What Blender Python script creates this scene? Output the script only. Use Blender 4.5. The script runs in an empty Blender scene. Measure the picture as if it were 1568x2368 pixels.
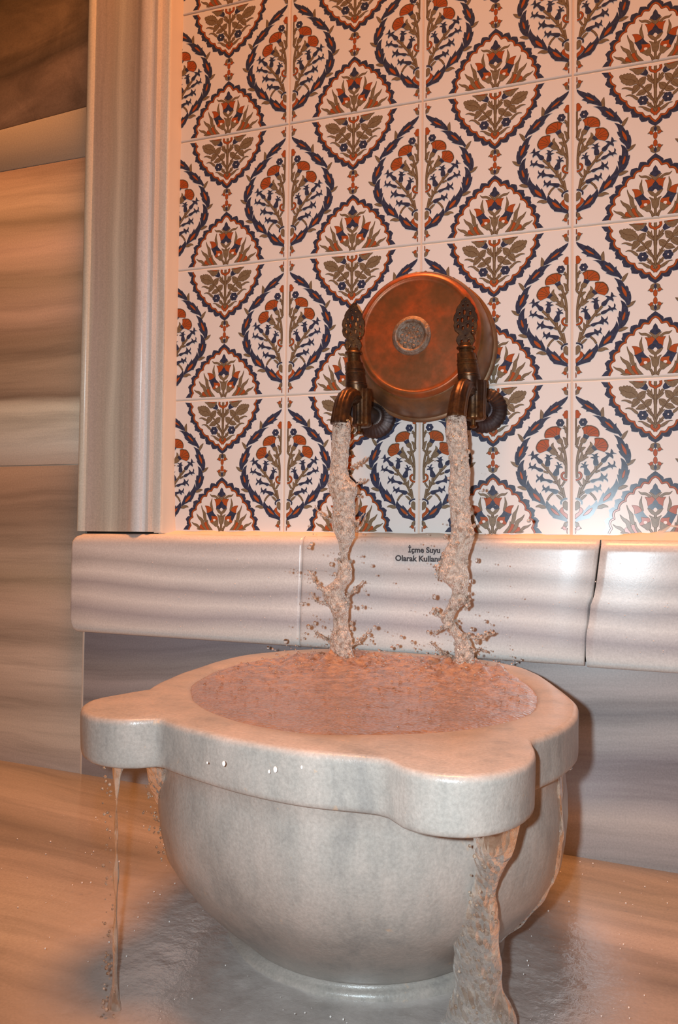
import bpy, bmesh, math, random
from mathutils import Vector, Matrix, noise
from mathutils.geometry import tessellate_polygon
random.seed(7)
SC = bpy.context.scene
COL = SC.collection
ZO = 0.8                      # height of the camera-calibration plane above the floor
pi = math.pi

# ------------------------------------------------------------------ camera
cam_d = bpy.data.cameras.new('camera'); cam = bpy.data.objects.new('camera', cam_d); COL.objects.link(cam)
cam_d.sensor_fit = 'VERTICAL'; cam_d.sensor_height = 24.0; cam_d.lens = 1842 / 2368 * 24.0
cam_d.clip_start = 0.01
CR = Vector((0.9445, 0.3284, 0.0124)).normalized()
CF = Vector((-0.3286, 0.9439, 0.0313)).normalized()
CU = CR.cross(CF).normalized(); CR = CF.cross(CU).normalized()
CPOS = Vector((0.2541, -1.0601, -0.4046 + ZO))
cam.matrix_world = Matrix(((CR.x, CU.x, -CF.x, CPOS.x), (CR.y, CU.y, -CF.y, CPOS.y), (CR.z, CU.z, -CF.z, CPOS.z), (0, 0, 0, 1)))
SC.camera = cam

# ------------------------------------------------------------------ light: warm room lamp glow + the camera's flash
w = bpy.data.worlds.new('warm_room'); SC.world = w; w.use_nodes = True
bg = w.node_tree.nodes['Background']; bg.inputs[0].default_value = (1.0, 0.44, 0.20, 1); bg.inputs[1].default_value = 0.15
def light(name, kind, loc, target, energy, color, **kw):
    d = bpy.data.lights.new(name, kind); o = bpy.data.objects.new(name, d); COL.objects.link(o)
    d.energy = energy; d.color = color
    for k, v in kw.items(): setattr(d, k, v)
    o.location = loc
    o.rotation_euler = (Vector(target) - Vector(loc)).to_track_quat('-Z', 'Y').to_euler()
    return o
light('ceiling_lamp', 'AREA', (0.05, -0.45, 3.2), (0.05, -0.40, 0.2), 108, (1.0, 0.36, 0.11), shape='DISK', size=0.9)
light('camera_flash', 'SPOT', CPOS - CR * 0.036 + CU * 0.006 + CF * 0.02, (0.05, 0.0, 0.36), 23.5, (0.76, 0.92, 1.0),
      shadow_soft_size=0.008, spot_size=math.radians(104), spot_blend=1.0)
SC.view_settings.view_transform = 'Standard'; SC.view_settings.look = 'None'
SC.view_settings.gamma = 1.0; SC.view_settings.exposure = 0.08; SC.view_settings.use_curve_mapping = False

# ------------------------------------------------------------------ helpers
def tag(o, label=None, cat=None, group=None, kind=None):
    if label: o['label'] = label
    if cat: o['category'] = cat
    if group: o['group'] = group
    if kind: o['kind'] = kind
    return o

def empty(name, loc):
    o = bpy.data.objects.new(name, None); COL.objects.link(o)
    o.location = (loc[0], loc[1], loc[2] + ZO); o.empty_display_size = 0.02
    return o

def build(name, verts, faces, mats, parent=None, origin=(0, 0, 0), midx=None, smooth=True, sharp=None):
    """verts in calibration coordinates (z measured from the top of the tile course)."""
    org = Vector((origin[0], origin[1], origin[2] + ZO))
    if parent is not None: org = parent_world(parent)
    me = bpy.data.meshes.new(name)
    me.from_pydata([(v[0] - org.x, v[1] - org.y, v[2] + ZO - org.z) for v in verts], [], faces)
    for m in (mats if isinstance(mats, (list, tuple)) else [mats]): me.materials.append(m)
    if midx: me.polygons.foreach_set('material_index', midx)
    me.polygons.foreach_set('use_smooth', [smooth] * len(me.polygons))
    if smooth and sharp:
        me.set_sharp_from_angle(angle=math.radians(sharp))
    me.update()
    o = bpy.data.objects.new(name, me); COL.objects.link(o)
    if parent is not None: o.parent = parent
    else: o.location = org
    return o

def parent_world(p):
    v = Vector(p.location)
    while p.parent: p = p.parent; v += Vector(p.location)
    return v

def catmull(pts, closed, n=4):
    """pts (x, y, sharp) -> smoothed list of (x, y); corners flagged sharp stay corners."""
    N = len(pts); out = []
    segs = N if closed else N - 1
    for i in range(segs):
        p1, p2 = pts[i], pts[(i + 1) % N]
        p0 = pts[i - 1] if (closed or i > 0) else p1
        p3 = pts[(i + 2) % N] if (closed or i + 2 < N) else p2
        if p1[2]: p0 = p1
        if p2[2]: p3 = p2
        for k in range(n):
            t = k / n; t2 = t * t; t3 = t2 * t
            out.append(tuple(0.5 * ((2 * p1[a]) + (-p0[a] + p2[a]) * t + (2 * p0[a] - 5 * p1[a] + 4 * p2[a] - p3[a]) * t2 + (-p0[a] + 3 * p1[a] - 3 * p2[a] + p3[a]) * t3) for a in (0, 1)))
    if not closed: out.append((pts[-1][0], pts[-1][1]))
    return out

class Mesh:
    def __init__(s): s.v = []; s.f = []; s.m = []
    def add(s, verts, faces, mi=0):
        b = len(s.v); s.v += [tuple(v) for v in verts]
        s.f += [tuple(b + i for i in f) for f in faces]; s.m += [mi] * len(faces)
    def box(s, x0, x1, y0, y1, z0, z1, mi=0):
        s.add([(x0, y0, z0), (x1, y0, z0), (x1, y1, z0), (x0, y1, z0), (x0, y0, z1), (x1, y0, z1), (x1, y1, z1), (x0, y1, z1)],
              [(0, 3, 2, 1), (4, 5, 6, 7), (0, 1, 5, 4), (1, 2, 6, 5), (2, 3, 7, 6), (3, 0, 4, 7)], mi)
    def rings(s, rings, cap0=True, cap1=True, mi=0):
        n = len(rings[0]); vs = [p for r in rings for p in r]; fs = []
        for i in range(len(rings) - 1):
            for j in range(n):
                k = (j + 1) % n
                fs.append((i * n + j, i * n + k, (i + 1) * n + k, (i + 1) * n + j))
        if cap0: fs.append(tuple(reversed(range(n))))
        if cap1: fs.append(tuple((len(rings) - 1) * n + j for j in range(n)))
        s.add(vs, fs, mi)
    def lathe_y(s, c, prof, n=72, flute=0, nf=12):
        """profile of (y, r) turned about an axis along y through (c.x, c.z)"""
        rs = []
        for y, r in prof:
            ring = []
            for j in range(n):
                a = 2 * pi * j / n
                rr = r * (1 + flute * math.cos(nf * a))
                ring.append((c[0] + rr * math.cos(a), y, c[1] + rr * math.sin(a)))
            rs.append(ring)
        s.rings(rs)
    def lathe_z(s, c, prof, n=36, flute=0, nf=10):
        rs = []
        for z, r in prof:
            rs.append([(c[0] + r * (1 + flute * math.cos(nf * 2 * pi * j / n)) * math.cos(2 * pi * j / n), c[1] + r * (1 + flute * math.cos(nf * 2 * pi * j / n)) * math.sin(2 * pi * j / n), z) for j in range(n)])
        s.rings(rs)
    def tube(s, path, radii, n=24, flute=0, nf=8, squash=1.0):
        rs = []; up = Vector((1, 0, 0))
        for i, p in enumerate(path):
            p = Vector(p)
            t = (Vector(path[min(i + 1, len(path) - 1)]) - Vector(path[max(i - 1, 0)])).normalized()
            a = up - t * up.dot(t)
            if a.length < 1e-3: a = Vector((0, 1, 0)) - t * t.y
            a.normalize(); b = t.cross(a)
            rs.append([tuple(p + (a * math.cos(2 * pi * j / n) + b * math.sin(2 * pi * j / n) * squash) * radii[i] * (1 + flute * math.cos(nf * 2 * pi * j / n))) for j in range(n)])
        s.rings(rs)
    def build(s, name, mats, parent=None, origin=(0, 0, 0), smooth=True, sharp=None):
        return build(name, s.v, s.f, mats, parent, origin, s.m, smooth, sharp)

def ico_sphere(c, r, sub=1, sq=(1, 1, 1)):
    bm = bmesh.new(); bmesh.ops.create_icosphere(bm, subdivisions=sub, radius=1)
    vs = [(c[0] + v.co.x * r * sq[0], c[1] + v.co.y * r * sq[1], c[2] + v.co.z * r * sq[2]) for v in bm.verts]
    fs = [tuple(v.index for v in f.verts) for f in bm.faces]; bm.free(); return vs, fs

# ------------------------------------------------------------------ materials
def new_mat(name):
    m = bpy.data.materials.new(name); m.use_nodes = True; nt = m.node_tree
    b = nt.nodes['Principled BSDF']; return m, nt, b

def flat(name, col, rough=0.3, spec=0.5, metal=0.0):
    m, nt, b = new_mat(name); b.inputs['Base Color'].default_value = (*col, 1); b.inputs['Roughness'].default_value = rough
    b.inputs['Specular IOR Level'].default_value = spec; b.inputs['Metallic'].default_value = metal; return m

def N(nt, t, **kw):
    n = nt.nodes.new(t)
    for k, v in kw.items():
        if k in n.inputs: n.inputs[k].default_value = v
        else: setattr(n, k, v)
    return n

def ramp(nt, stops):
    r = nt.nodes.new('ShaderNodeValToRGB'); e = r.color_ramp.elements
    while len(e) < len(stops): e.new(0.5)
    for k, (p, c) in enumerate(stops):
        e[k].position = p; e[k].color = (*c, 1) if len(c) == 3 else c
    return r

def marble(name, axis, lo, hi, stops, tilt=(0, 0, 0), warp=0.02, streak=0.35, fine=30.0, rough=0.25, bump=0.03, along=1.3, blotch=0.0, spots=0.0):
    """veined marble: bands run across `axis`, placed by stops between lo and hi, wandering with noise"""
    m, nt, b = new_mat(name); L = nt.links
    geo = N(nt, 'ShaderNodeNewGeometry')
    mp = N(nt, 'ShaderNodeMapping', vector_type='POINT'); mp.inputs['Rotation'].default_value = tilt
    mp.inputs['Location'].default_value = (0, 0, 0)
    L.new(geo.outputs['Position'], mp.inputs['Vector'])
    sep = N(nt, 'ShaderNodeSeparateXYZ'); L.new(mp.outputs[0], sep.inputs[0])
    w1 = N(nt, 'ShaderNodeTexNoise', Scale=2.2, Detail=3.0, Roughness=0.5)
    sc1 = N(nt, 'ShaderNodeMapping'); s = [1.0, 1.0, 1.0]; s[axis] = 2.5; sc1.inputs['Scale'].default_value = s
    L.new(mp.outputs[0], sc1.inputs[0]); L.new(sc1.outputs[0], w1.inputs['Vector'])
    ma = N(nt, 'ShaderNodeMath', operation='MULTIPLY_ADD'); ma.inputs[1].default_value = warp * 2
    L.new(w1.outputs[0], ma.inputs[0]); L.new(sep.outputs[axis], ma.inputs[2])
    mr = N(nt, 'ShaderNodeMapRange'); mr.inputs['From Min'].default_value = lo + warp; mr.inputs['From Max'].default_value = hi + warp
    L.new(ma.outputs[0], mr.inputs['Value'])
    rp = ramp(nt, stops); L.new(mr.outputs[0], rp.inputs[0])
    # fine streaks
    sc2 = N(nt, 'ShaderNodeMapping'); s = [along, along, along]; s[axis] = fine; sc2.inputs['Scale'].default_value = s
    cmb = N(nt, 'ShaderNodeCombineXYZ')
    for k in range(3): L.new(ma.outputs[0] if k == axis else sep.outputs[k], cmb.inputs[k])
    L.new(cmb.outputs[0], sc2.inputs[0])
    n2 = N(nt, 'ShaderNodeTexNoise', Scale=1.6, Detail=6.0, Roughness=0.62); L.new(sc2.outputs[0], n2.inputs['Vector'])
    r2 = ramp(nt, [(0.3, (1 - streak,) * 3), (0.52, (1.0,) * 3), (0.72, (1 + streak * 0.45,) * 3)]); L.new(n2.outputs[0], r2.inputs[0])
    mx = N(nt, 'ShaderNodeMix', data_type='RGBA', blend_type='MULTIPLY'); mx.inputs['Factor'].default_value = 1.0
    L.new(rp.outputs[0], mx.inputs['A']); L.new(r2.outputs[0], mx.inputs['B'])
    out = mx.outputs['Result']
    gr = N(nt, 'ShaderNodeTexNoise', Scale=420.0, Detail=3.0, Roughness=0.7); L.new(geo.outputs['Position'], gr.inputs['Vector'])
    r3 = ramp(nt, [(0.3, (0.88,) * 3), (0.7, (1.1,) * 3)]); L.new(gr.outputs[0], r3.inputs[0])
    mx2 = N(nt, 'ShaderNodeMix', data_type='RGBA', blend_type='MULTIPLY'); mx2.inputs['Factor'].default_value = 1.0
    L.new(out, mx2.inputs['A']); L.new(r3.outputs[0], mx2.inputs['B']); out = mx2.outputs['Result']
    if blotch:
        nb = N(nt, 'ShaderNodeTexNoise', Scale=9.0, Detail=5.0, Roughness=0.6, Distortion=0.8); L.new(geo.outputs['Position'], nb.inputs['Vector'])
        rb = ramp(nt, [(0.35, (1 - blotch,) * 3), (0.6, (1.05,) * 3)]); L.new(nb.outputs[0], rb.inputs[0])
        mb = N(nt, 'ShaderNodeMix', data_type='RGBA', blend_type='MULTIPLY'); mb.inputs['Factor'].default_value = 1.0
        L.new(out, mb.inputs['A']); L.new(rb.outputs[0], mb.inputs['B']); out = mb.outputs['Result']
    L.new(out, b.inputs['Base Color'])
    b.inputs['Roughness'].default_value = rough; b.inputs['Specular IOR Level'].default_value = 0.4
    bp = N(nt, 'ShaderNodeBump'); bp.inputs['Strength'].default_value = bump; bp.inputs['Distance'].default_value = 0.002
    L.new(gr.outputs[0], bp.inputs['Height']); L.new(bp.outputs[0], b.inputs['Normal'])
    return m

def metal(name, col, col2, rough=0.35, scale=60, patina=(0.10, 0.06, 0.03), amount=0.5, met=0.75):
    m, nt, b = new_mat(name); L = nt.links
    geo = N(nt, 'ShaderNodeNewGeometry')
    n1 = N(nt, 'ShaderNodeTexNoise', Scale=scale, Detail=6.0, Roughness=0.65); L.new(geo.outputs['Position'], n1.inputs['Vector'])
    n2 = N(nt, 'ShaderNodeTexNoise', Scale=scale / 5, Detail=4.0, Roughness=0.6); L.new(geo.outputs['Position'], n2.inputs['Vector'])
    r1 = ramp(nt, [(0.35, col2), (0.62, col)]); L.new(n1.outputs[0], r1.inputs[0])
    r2 = ramp(nt, [(0.40, (amount,) * 3), (0.60, (0.0,) * 3)]); L.new(n2.outputs[0], r2.inputs[0])
    mx = N(nt, 'ShaderNodeMix', data_type='RGBA'); L.new(r2.outputs[0], mx.inputs['Factor'])
    L.new(r1.outputs[0], mx.inputs['A']); mx.inputs['B'].default_value = (*patina, 1)
    L.new(mx.outputs['Result'], b.inputs['Base Color'])
    b.inputs['Metallic'].default_value = met
    rr = N(nt, 'ShaderNodeMapRange'); rr.inputs['To Min'].default_value = rough - 0.08; rr.inputs['To Max'].default_value = rough + 0.15
    L.new(n1.outputs[0], rr.inputs['Value']); L.new(rr.outputs[0], b.inputs['Roughness'])
    bp = N(nt, 'ShaderNodeBump'); bp.inputs['Strength'].default_value = 0.25; bp.inputs['Distance'].default_value = 0.001
    L.new(n1.outputs[0], bp.inputs['Height']); L.new(bp.outputs[0], b.inputs['Normal'])
    return m

def water_mat(name, foam=0.4, tint=(1, 0.97, 0.94), foamcol=(0.86, 0.82, 0.78), scale=160, bump=0.6, rough=0.03, lo=0.42, hi=0.6, mask=None, body=None, stretch=1.0):
    m, nt, b = new_mat(name); L = nt.links
    geo = N(nt, 'ShaderNodeNewGeometry')
    smp = N(nt, 'ShaderNodeMapping'); smp.inputs['Scale'].default_value = (1, 1, stretch); L.new(geo.outputs['Position'], smp.inputs[0])
    b.inputs['Base Color'].default_value = (*tint, 1); b.inputs['Transmission Weight'].default_value = 1.0
    b.inputs['IOR'].default_value = 1.33; b.inputs['Roughness'].default_value = rough
    n1 = N(nt, 'ShaderNodeTexNoise', Scale=scale, Detail=5.0, Roughness=0.6); L.new(smp.outputs[0], n1.inputs['Vector'])
    vo = N(nt, 'ShaderNodeTexVoronoi', Scale=scale * 2.2); L.new(smp.outputs[0], vo.inputs['Vector'])
    ad = N(nt, 'ShaderNodeMath', operation='ADD'); L.new(n1.outputs[0], ad.inputs[0]); L.new(vo.outputs['Distance'], ad.inputs[1])
    bp = N(nt, 'ShaderNodeBump'); bp.inputs['Strength'].default_value = bump; bp.inputs['Distance'].default_value = 0.002
    L.new(ad.outputs[0], bp.inputs['Height']); L.new(bp.outputs[0], b.inputs['Normal'])
    d = N(nt, 'ShaderNodeBsdfPrincipled'); d.inputs['Base Color'].default_value = (*foamcol, 1); d.inputs['Roughness'].default_value = 0.25
    L.new(bp.outputs[0], d.inputs['Normal'])
    rp = ramp(nt, [(lo, (0.0,) * 3), (hi, (foam,) * 3)]); 
    n3 = N(nt, 'ShaderNodeTexNoise', Scale=scale * 0.6, Detail=4.0, Roughness=0.7); L.new(geo.outputs['Position'], n3.inputs['Vector'])
    L.new(n3.outputs[0], rp.inputs[0])
    fac = rp.outputs[0]; base = b.outputs[0]
    if body:   # cloudy water scatters light back in its own colour
        bd = N(nt, 'ShaderNodeBsdfPrincipled'); bd.inputs['Roughness'].default_value = 0.15; bd.inputs['Specular IOR Level'].default_value = 0.35
        rc = ramp(nt, [(0.35, body[0]), (0.65, tuple(min(1, c * 1.5) for c in body[0]))]); L.new(n3.outputs[0], rc.inputs[0]); L.new(rc.outputs[0], bd.inputs['Base Color']); L.new(bp.outputs[0], bd.inputs['Normal'])
        mb = N(nt, 'ShaderNodeMixShader'); mb.inputs[0].default_value = body[1]; L.new(base, mb.inputs[1]); L.new(bd.outputs[0], mb.inputs[2]); base = mb.outputs[0]
    if mask:   # air is beaten into the water near the falls / round the foot of the basin
        (m0, m1), mode = mask
        mr = N(nt, 'ShaderNodeMapRange', interpolation_type='SMOOTHSTEP'); mr.inputs['From Min'].default_value = m0; mr.inputs['From Max'].default_value = m1
        if mode == 1:
            sp_ = N(nt, 'ShaderNodeSeparateXYZ'); L.new(geo.outputs['Position'], sp_.inputs[0]); L.new(sp_.outputs[1], mr.inputs['Value'])
        else:
            vm = N(nt, 'ShaderNodeVectorMath', operation='DISTANCE'); vm.inputs[1].default_value = (.03, -.30, 0)
            L.new(geo.outputs['Position'], vm.inputs[0]); L.new(vm.outputs['Value'], mr.inputs['Value'])
        mm = N(nt, 'ShaderNodeMath', operation='MULTIPLY'); L.new(rp.outputs[0], mm.inputs[0]); L.new(mr.outputs[0], mm.inputs[1]); fac = mm.outputs[0]
    mx = N(nt, 'ShaderNodeMixShader'); L.new(fac, mx.inputs[0]); L.new(base, mx.inputs[1]); L.new(d.outputs[0], mx.inputs[2])
    L.new(mx.outputs[0], nt.nodes['Material Output'].inputs[0])
    return m

def film_mat(name):
    """thin clear water lying on stone: see-through, glossy, milky with air near the basin's foot"""
    m, nt, b = new_mat(name); L = nt.links
    geo = N(nt, 'ShaderNodeNewGeometry')
    n1 = N(nt, 'ShaderNodeTexNoise', Scale=60.0, Detail=5.0, Roughness=0.6); L.new(geo.outputs['Position'], n1.inputs['Vector'])
    bp = N(nt, 'ShaderNodeBump'); bp.inputs['Strength'].default_value = 0.5; bp.inputs['Distance'].default_value = 0.003; L.new(n1.outputs[0], bp.inputs['Height'])
    tr = N(nt, 'ShaderNodeBsdfTransparent'); tr.inputs[0].default_value = (1, 1, 1, 1)
    gl = N(nt, 'ShaderNodeBsdfGlossy'); gl.inputs['Roughness'].default_value = 0.06; L.new(bp.outputs[0], gl.inputs['Normal'])
    fr = N(nt, 'ShaderNodeFresnel'); fr.inputs[0].default_value = 1.33; L.new(bp.outputs[0], fr.inputs['Normal'])
    v0 = N(nt, 'ShaderNodeVectorMath', operation='DISTANCE'); v0.inputs[1].default_value = (0.03, -0.32, 0); L.new(geo.outputs['Position'], v0.inputs[0])
    r0 = N(nt, 'ShaderNodeMapRange', interpolation_type='SMOOTHSTEP'); r0.inputs['From Min'].default_value = 0.27; r0.inputs['From Max'].default_value = 0.15; L.new(v0.outputs['Value'], r0.inputs['Value'])
    f0 = N(nt, 'ShaderNodeMath', operation='MULTIPLY'); L.new(fr.outputs[0], f0.inputs[0]); L.new(r0.outputs[0], f0.inputs[1])
    m1 = N(nt, 'ShaderNodeMixShader'); L.new(f0.outputs[0], m1.inputs[0]); L.new(tr.outputs[0], m1.inputs[1]); L.new(gl.outputs[0], m1.inputs[2])
    b.inputs['Base Color'].default_value = (0.64, 0.58, 0.55, 1); b.inputs['Roughness'].default_value = 0.15; L.new(bp.outputs[0], b.inputs['Normal'])
    vm = N(nt, 'ShaderNodeVectorMath', operation='DISTANCE'); vm.inputs[1].default_value = (0.0, -0.34, 0); L.new(geo.outputs['Position'], vm.inputs[0])
    mr = N(nt, 'ShaderNodeMapRange', interpolation_type='SMOOTHSTEP'); mr.inputs['From Min'].default_value = 0.34; mr.inputs['From Max'].default_value = 0.15; L.new(vm.outputs['Value'], mr.inputs['Value'])
    n2 = N(nt, 'ShaderNodeTexNoise', Scale=14.0, Detail=9.0, Roughness=0.7); L.new(geo.outputs['Position'], n2.inputs['Vector'])
    r2 = ramp(nt, [(0.30, (0.38,) * 3), (0.60, (0.68,) * 3), (0.75, (0.95,) * 3)]); L.new(n2.outputs[0], r2.inputs[0])
    mm = N(nt, 'ShaderNodeMath', operation='MULTIPLY'); L.new(r2.outputs[0], mm.inputs[0]); L.new(mr.outputs[0], mm.inputs[1])
    m2 = N(nt, 'ShaderNodeMixShader'); L.new(mm.outputs[0], m2.inputs[0]); L.new(m1.outputs[0], m2.inputs[1]); L.new(b.outputs[0], m2.inputs[2])
    L.new(m2.outputs[0], nt.nodes['Material Output'].inputs[0])
    return m

# ================================================================== THE SETTING
M_left_top = marble('marble_left_top', 2, ZO + .26, ZO + .62, [(0, (0.52, 0.39, 0.28)), (.1, (0.70, 0.57, 0.41)), (.25, (0.31, 0.23, 0.17)), (.4, (0.45, 0.33, 0.24)), (.55, (0.18, 0.14, 0.10)), (.75, (0.31, 0.23, 0.15)), (1, (0.17, 0.13, 0.08))], warp=.12, fine=12, streak=.35, tilt=(0, .15, 0), blotch=.35)
M_left_light = marble('marble_left_light', 2, ZO + .19, ZO + .31, [(0, (0.51, 0.47, 0.40)), (1, (0.56, 0.52, 0.43))], warp=.01, fine=12, streak=.08)
M_left_mid = marble('marble_left_mid', 2, ZO - .30, ZO + .21,
    [(0, (0.68, 0.58, 0.48)), (.08, (0.88, 0.88, 0.78)), (.20, (0.88, 0.88, 0.73)), (.235, (0.45, 0.37, 0.28)), (.34, (0.54, 0.46, 0.35)), (.43, (0.39, 0.32, 0.24)), (.52, (0.64, 0.52, 0.42)), (.62, (0.48, 0.41, 0.31)), (.72, (0.74, 0.60, 0.49)), (.80, (0.48, 0.41, 0.30)), (.87, (0.76, 0.64, 0.49)), (1, (0.45, 0.33, 0.25))], warp=.025, fine=24, streak=.3)
M_left_low = marble('marble_left_low', 2, ZO - .80, ZO - .29,
    [(0, (0.66, 0.57, 0.52)), (.12, (0.73, 0.66, 0.56)), (.22, (0.53, 0.47, 0.40)), (.33, (0.77, 0.69, 0.59)), (.42, (0.45, 0.40, 0.34)), (.52, (0.59, 0.52, 0.44)), (.60, (0.40, 0.37, 0.30)), (.68, (0.47, 0.44, 0.38)), (.78, (0.29, 0.26, 0.22)), (.9, (0.35, 0.30, 0.25)), (1, (0.47, 0.41, 0.34))], warp=.03, fine=26, streak=.32, tilt=(0, -.02, 0))
M_under = marble('marble_under_ledge', 2, ZO - .80, ZO - .55,
    [(0, (0.49, 0.45, 0.44)), (.12, (0.64, 0.57, 0.53)), (.22, (0.41, 0.38, 0.39)), (.42, (0.37, 0.34, 0.36)), (.55, (0.57, 0.53, 0.52)), (.66, (0.34, 0.33, 0.34)), (.78, (0.55, 0.50, 0.49)), (.9, (0.39, 0.37, 0.37)), (1, (0.31, 0.30, 0.33))], warp=.03, fine=22, streak=.28, tilt=(0, .06, 0))
M_ledge = marble('marble_ledge', 2, ZO - .56, ZO - .405,
    [(0, (0.72, 0.72, 0.70)), (.1, (0.80, 0.80, 0.78)), (.22, (0.51, 0.50, 0.53)), (.34, (0.87, 0.86, 0.84)), (.47, (0.49, 0.48, 0.50)), (.58, (0.88, 0.88, 0.86)), (.70, (0.56, 0.55, 0.55)), (.80, (0.84, 0.82, 0.80)), (.92, (0.63, 0.59, 0.57)), (1, (0.75, 0.70, 0.67))], warp=.022, fine=11, streak=.10, along=.9, tilt=(0, -.015, 0), bump=.02)
M_pil = marble('marble_pilaster', 0, -.55, -.39,
    [(0, (0.88, 0.88, 0.78)), (.12, (0.88, 0.86, 0.72)), (.2, (0.76, 0.65, 0.57)), (.34, (0.67, 0.57, 0.47)), (.46, (0.88, 0.82, 0.68)), (.6, (0.67, 0.57, 0.47)), (.7, (0.85, 0.72, 0.62)), (.8, (0.88, 0.88, 0.88)), (.9, (0.88, 0.76, 0.65)), (1, (0.88, 0.88, 0.82))], warp=.014, fine=34, streak=.22, along=.7, tilt=(0, 0, 0))
M_floor = marble('marble_floor', 1, -.9, .1,
    [(0, (0.27, 0.24, 0.20)), (.18, (0.37, 0.35, 0.31)), (.34, (0.24, 0.22, 0.20)), (.44, (0.38, 0.35, 0.31)), (.56, (0.35, 0.31, 0.28)), (.66, (0.21, 0.19, 0.17)), (.72, (0.39, 0.35, 0.32)), (.83, (0.29, 0.26, 0.21)), (.92, (0.34, 0.30, 0.25)), (1, (0.27, 0.24, 0.20))], warp=.05, fine=20, streak=.3, tilt=(0, 0, .06), rough=.10, bump=.02)
M_grout = flat('joint_grout', (.80, .66, .54), .8, .2)
M_dark = flat('joint_shadow', (.03, .022, .018), .9, .1)

def rough_box(name, x0, x1, y0, y1, z0, z1, mat, kind='structure', bevel=0.0015, seg=2, parent=None):
    me = Mesh(); me.box(x0, x1, y0, y1, z0, z1)
    o = me.build(name, mat, parent, smooth=False)
    if bevel:
        bm = bmesh.new(); bm.from_mesh(o.data)
        bmesh.ops.bevel(bm, geom=bm.edges[:], offset=bevel, segments=seg, affect='EDGES', profile=0.5)
        bm.to_mesh(o.data); bm.free()
        for p in o.data.polygons: p.use_smooth = True
        o.data.set_sharp_from_angle(angle=math.radians(40))
    if kind: o['kind'] = kind
    return o

# left wall cladding: four slabs with open or grouted joints, all one wall
def multi_slab(name, slabs, mats, bevel):
    bmx = bmesh.new(); me = bpy.data.meshes.new(name)
    for mi, (x0, x1, y0, y1, z0, z1, z0b, z1b) in enumerate(slabs):
        vs = [bmx.verts.new((x, y, z + ZO)) for x, y, z in [(x0, y0, z0), (x1, y0, z0b), (x1, y1, z0b), (x0, y1, z0), (x0, y0, z1), (x1, y0, z1b), (x1, y1, z1b), (x0, y1, z1)]]
        fs = [bmx.faces.new([vs[i] for i in f]) for f in [(0, 3, 2, 1), (4, 5, 6, 7), (0, 1, 5, 4), (1, 2, 6, 5), (2, 3, 7, 6), (3, 0, 4, 7)]]
        for f in fs: f.material_index = mi
        es = list({e for f in fs for e in f.edges})
        bmesh.ops.bevel(bmx, geom=es, offset=bevel, segments=2, affect='EDGES', profile=0.5, material=mi)
    bmesh.ops.recalc_face_normals(bmx, faces=bmx.faces)
    bmx.to_mesh(me); bmx.free()
    for m in mats: me.materials.append(m)
    for p in me.polygons: p.use_smooth = True
    me.set_sharp_from_angle(angle=math.radians(40))
    o = bpy.data.objects.new(name, me); COL.objects.link(o); o['kind'] = 'structure'
    return o

XL = -1.6; XJ = -.5405
multi_slab('wall_left', [(XL, XJ, 0, .03, -.76, -.2950, -.81, -.2950), (XL, XJ, 0, .03, -.2935, .199, -.2935, .2035),
                         (XL, XJ, 0, .03, .200, .222, .2045, .287), (XL, XJ, 0.001, .03, .224, .75, .289, .75),
                         (XL, -.3, .004, .028, -.2952, -.2933, -.2952, -.2933), (XL, -.3, .005, .028, -.75, .74, -.80, .74), (XJ, XJ + .0035, -.0006, .02, -.80, -.41, -.80, -.41)],
           [M_left_low, M_left_mid, M_left_light, M_left_top, M_grout, M_dark, M_grout], .0009)
rough_box('wall_lower', XJ + .003, 1.0, 0, .03, -.86, -.41, M_under, bevel=.0008)
# floor, falling very slightly to the right
fl = Mesh()
def fz(x): return -.8015 - .030 * (x - .15)
nx, ny = 2, 2
fl.add([(XL, -.502, fz(XL)), (1.0, -.60, fz(1.0)), (1.0, .03, fz(1.0)), (XL, .03, fz(XL)), (XL, -.502, fz(XL) - .03), (1.0, -.60, fz(1.0) - .03), (1.0, .03, fz(1.0) - .03), (XL, .03, fz(XL) - .03)],
       [(0, 1, 2, 3), (0, 4, 5, 1), (3, 2, 6, 7), (0, 3, 7, 4), (1, 5, 6, 2), (4, 7, 6, 5)])
fl.add([(XL, -1.8, fz(XL) - .001), (1.0, -1.8, fz(1.0) - .001), (1.0, -.604, fz(1.0) - .001), (XL, -.506, fz(XL) - .001), (XL, -1.8, fz(XL) - .03), (1.0, -1.8, fz(1.0) - .03), (1.0, -.604, fz(1.0) - .03), (XL, -.506, fz(XL) - .03)],
       [(0, 1, 2, 3), (0, 4, 5, 1), (3, 2, 6, 7), (0, 3, 7, 4), (1, 5, 6, 2), (4, 7, 6, 5)])
tag(fl.build('floor', M_floor, smooth=False), kind='structure')

# pilaster: moulded upright strip left of the tiles
prof = [(-.5385, .004), (-.5385, -.021), (-.5375, -.0245), (-.5345, -.027), (-.531, -.0275), (-.5275, -.0262), (-.5255, -.0235), (-.5245, -.0222), (-.5235, -.0226), (-.519, -.0232), (-.480, -.0212), (-.450, -.0225),
        (-.443, -.0250), (-.4385, -.0283), (-.434, -.0297), (-.4285, -.0298), (-.4245, -.0285), (-.4225, -.0260), (-.4215, -.0220), (-.4185, -.0208), (-.4165, -.0212), (-.4155, -.0232), (-.4135, -.0240), (-.4105, -.0238), (-.4085, -.0200), (-.4075, -.0165), (-.4055, -.0160), (-.3955, -.0160), (-.3945, -.0150), (-.3945, .004)]
pm = Mesh(); zs = [-.4005, -.3995, .75]
rs = []
for k, z in enumerate(zs):
    sh = .0006 if k == 0 else 0
    rs.append([(x, y + sh * (y < 0), z) for x, y in prof])
pm.rings(rs); pil = pm.build('trim_1', M_pil, smooth=True, sharp=35); pil['kind'] = 'structure'
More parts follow.
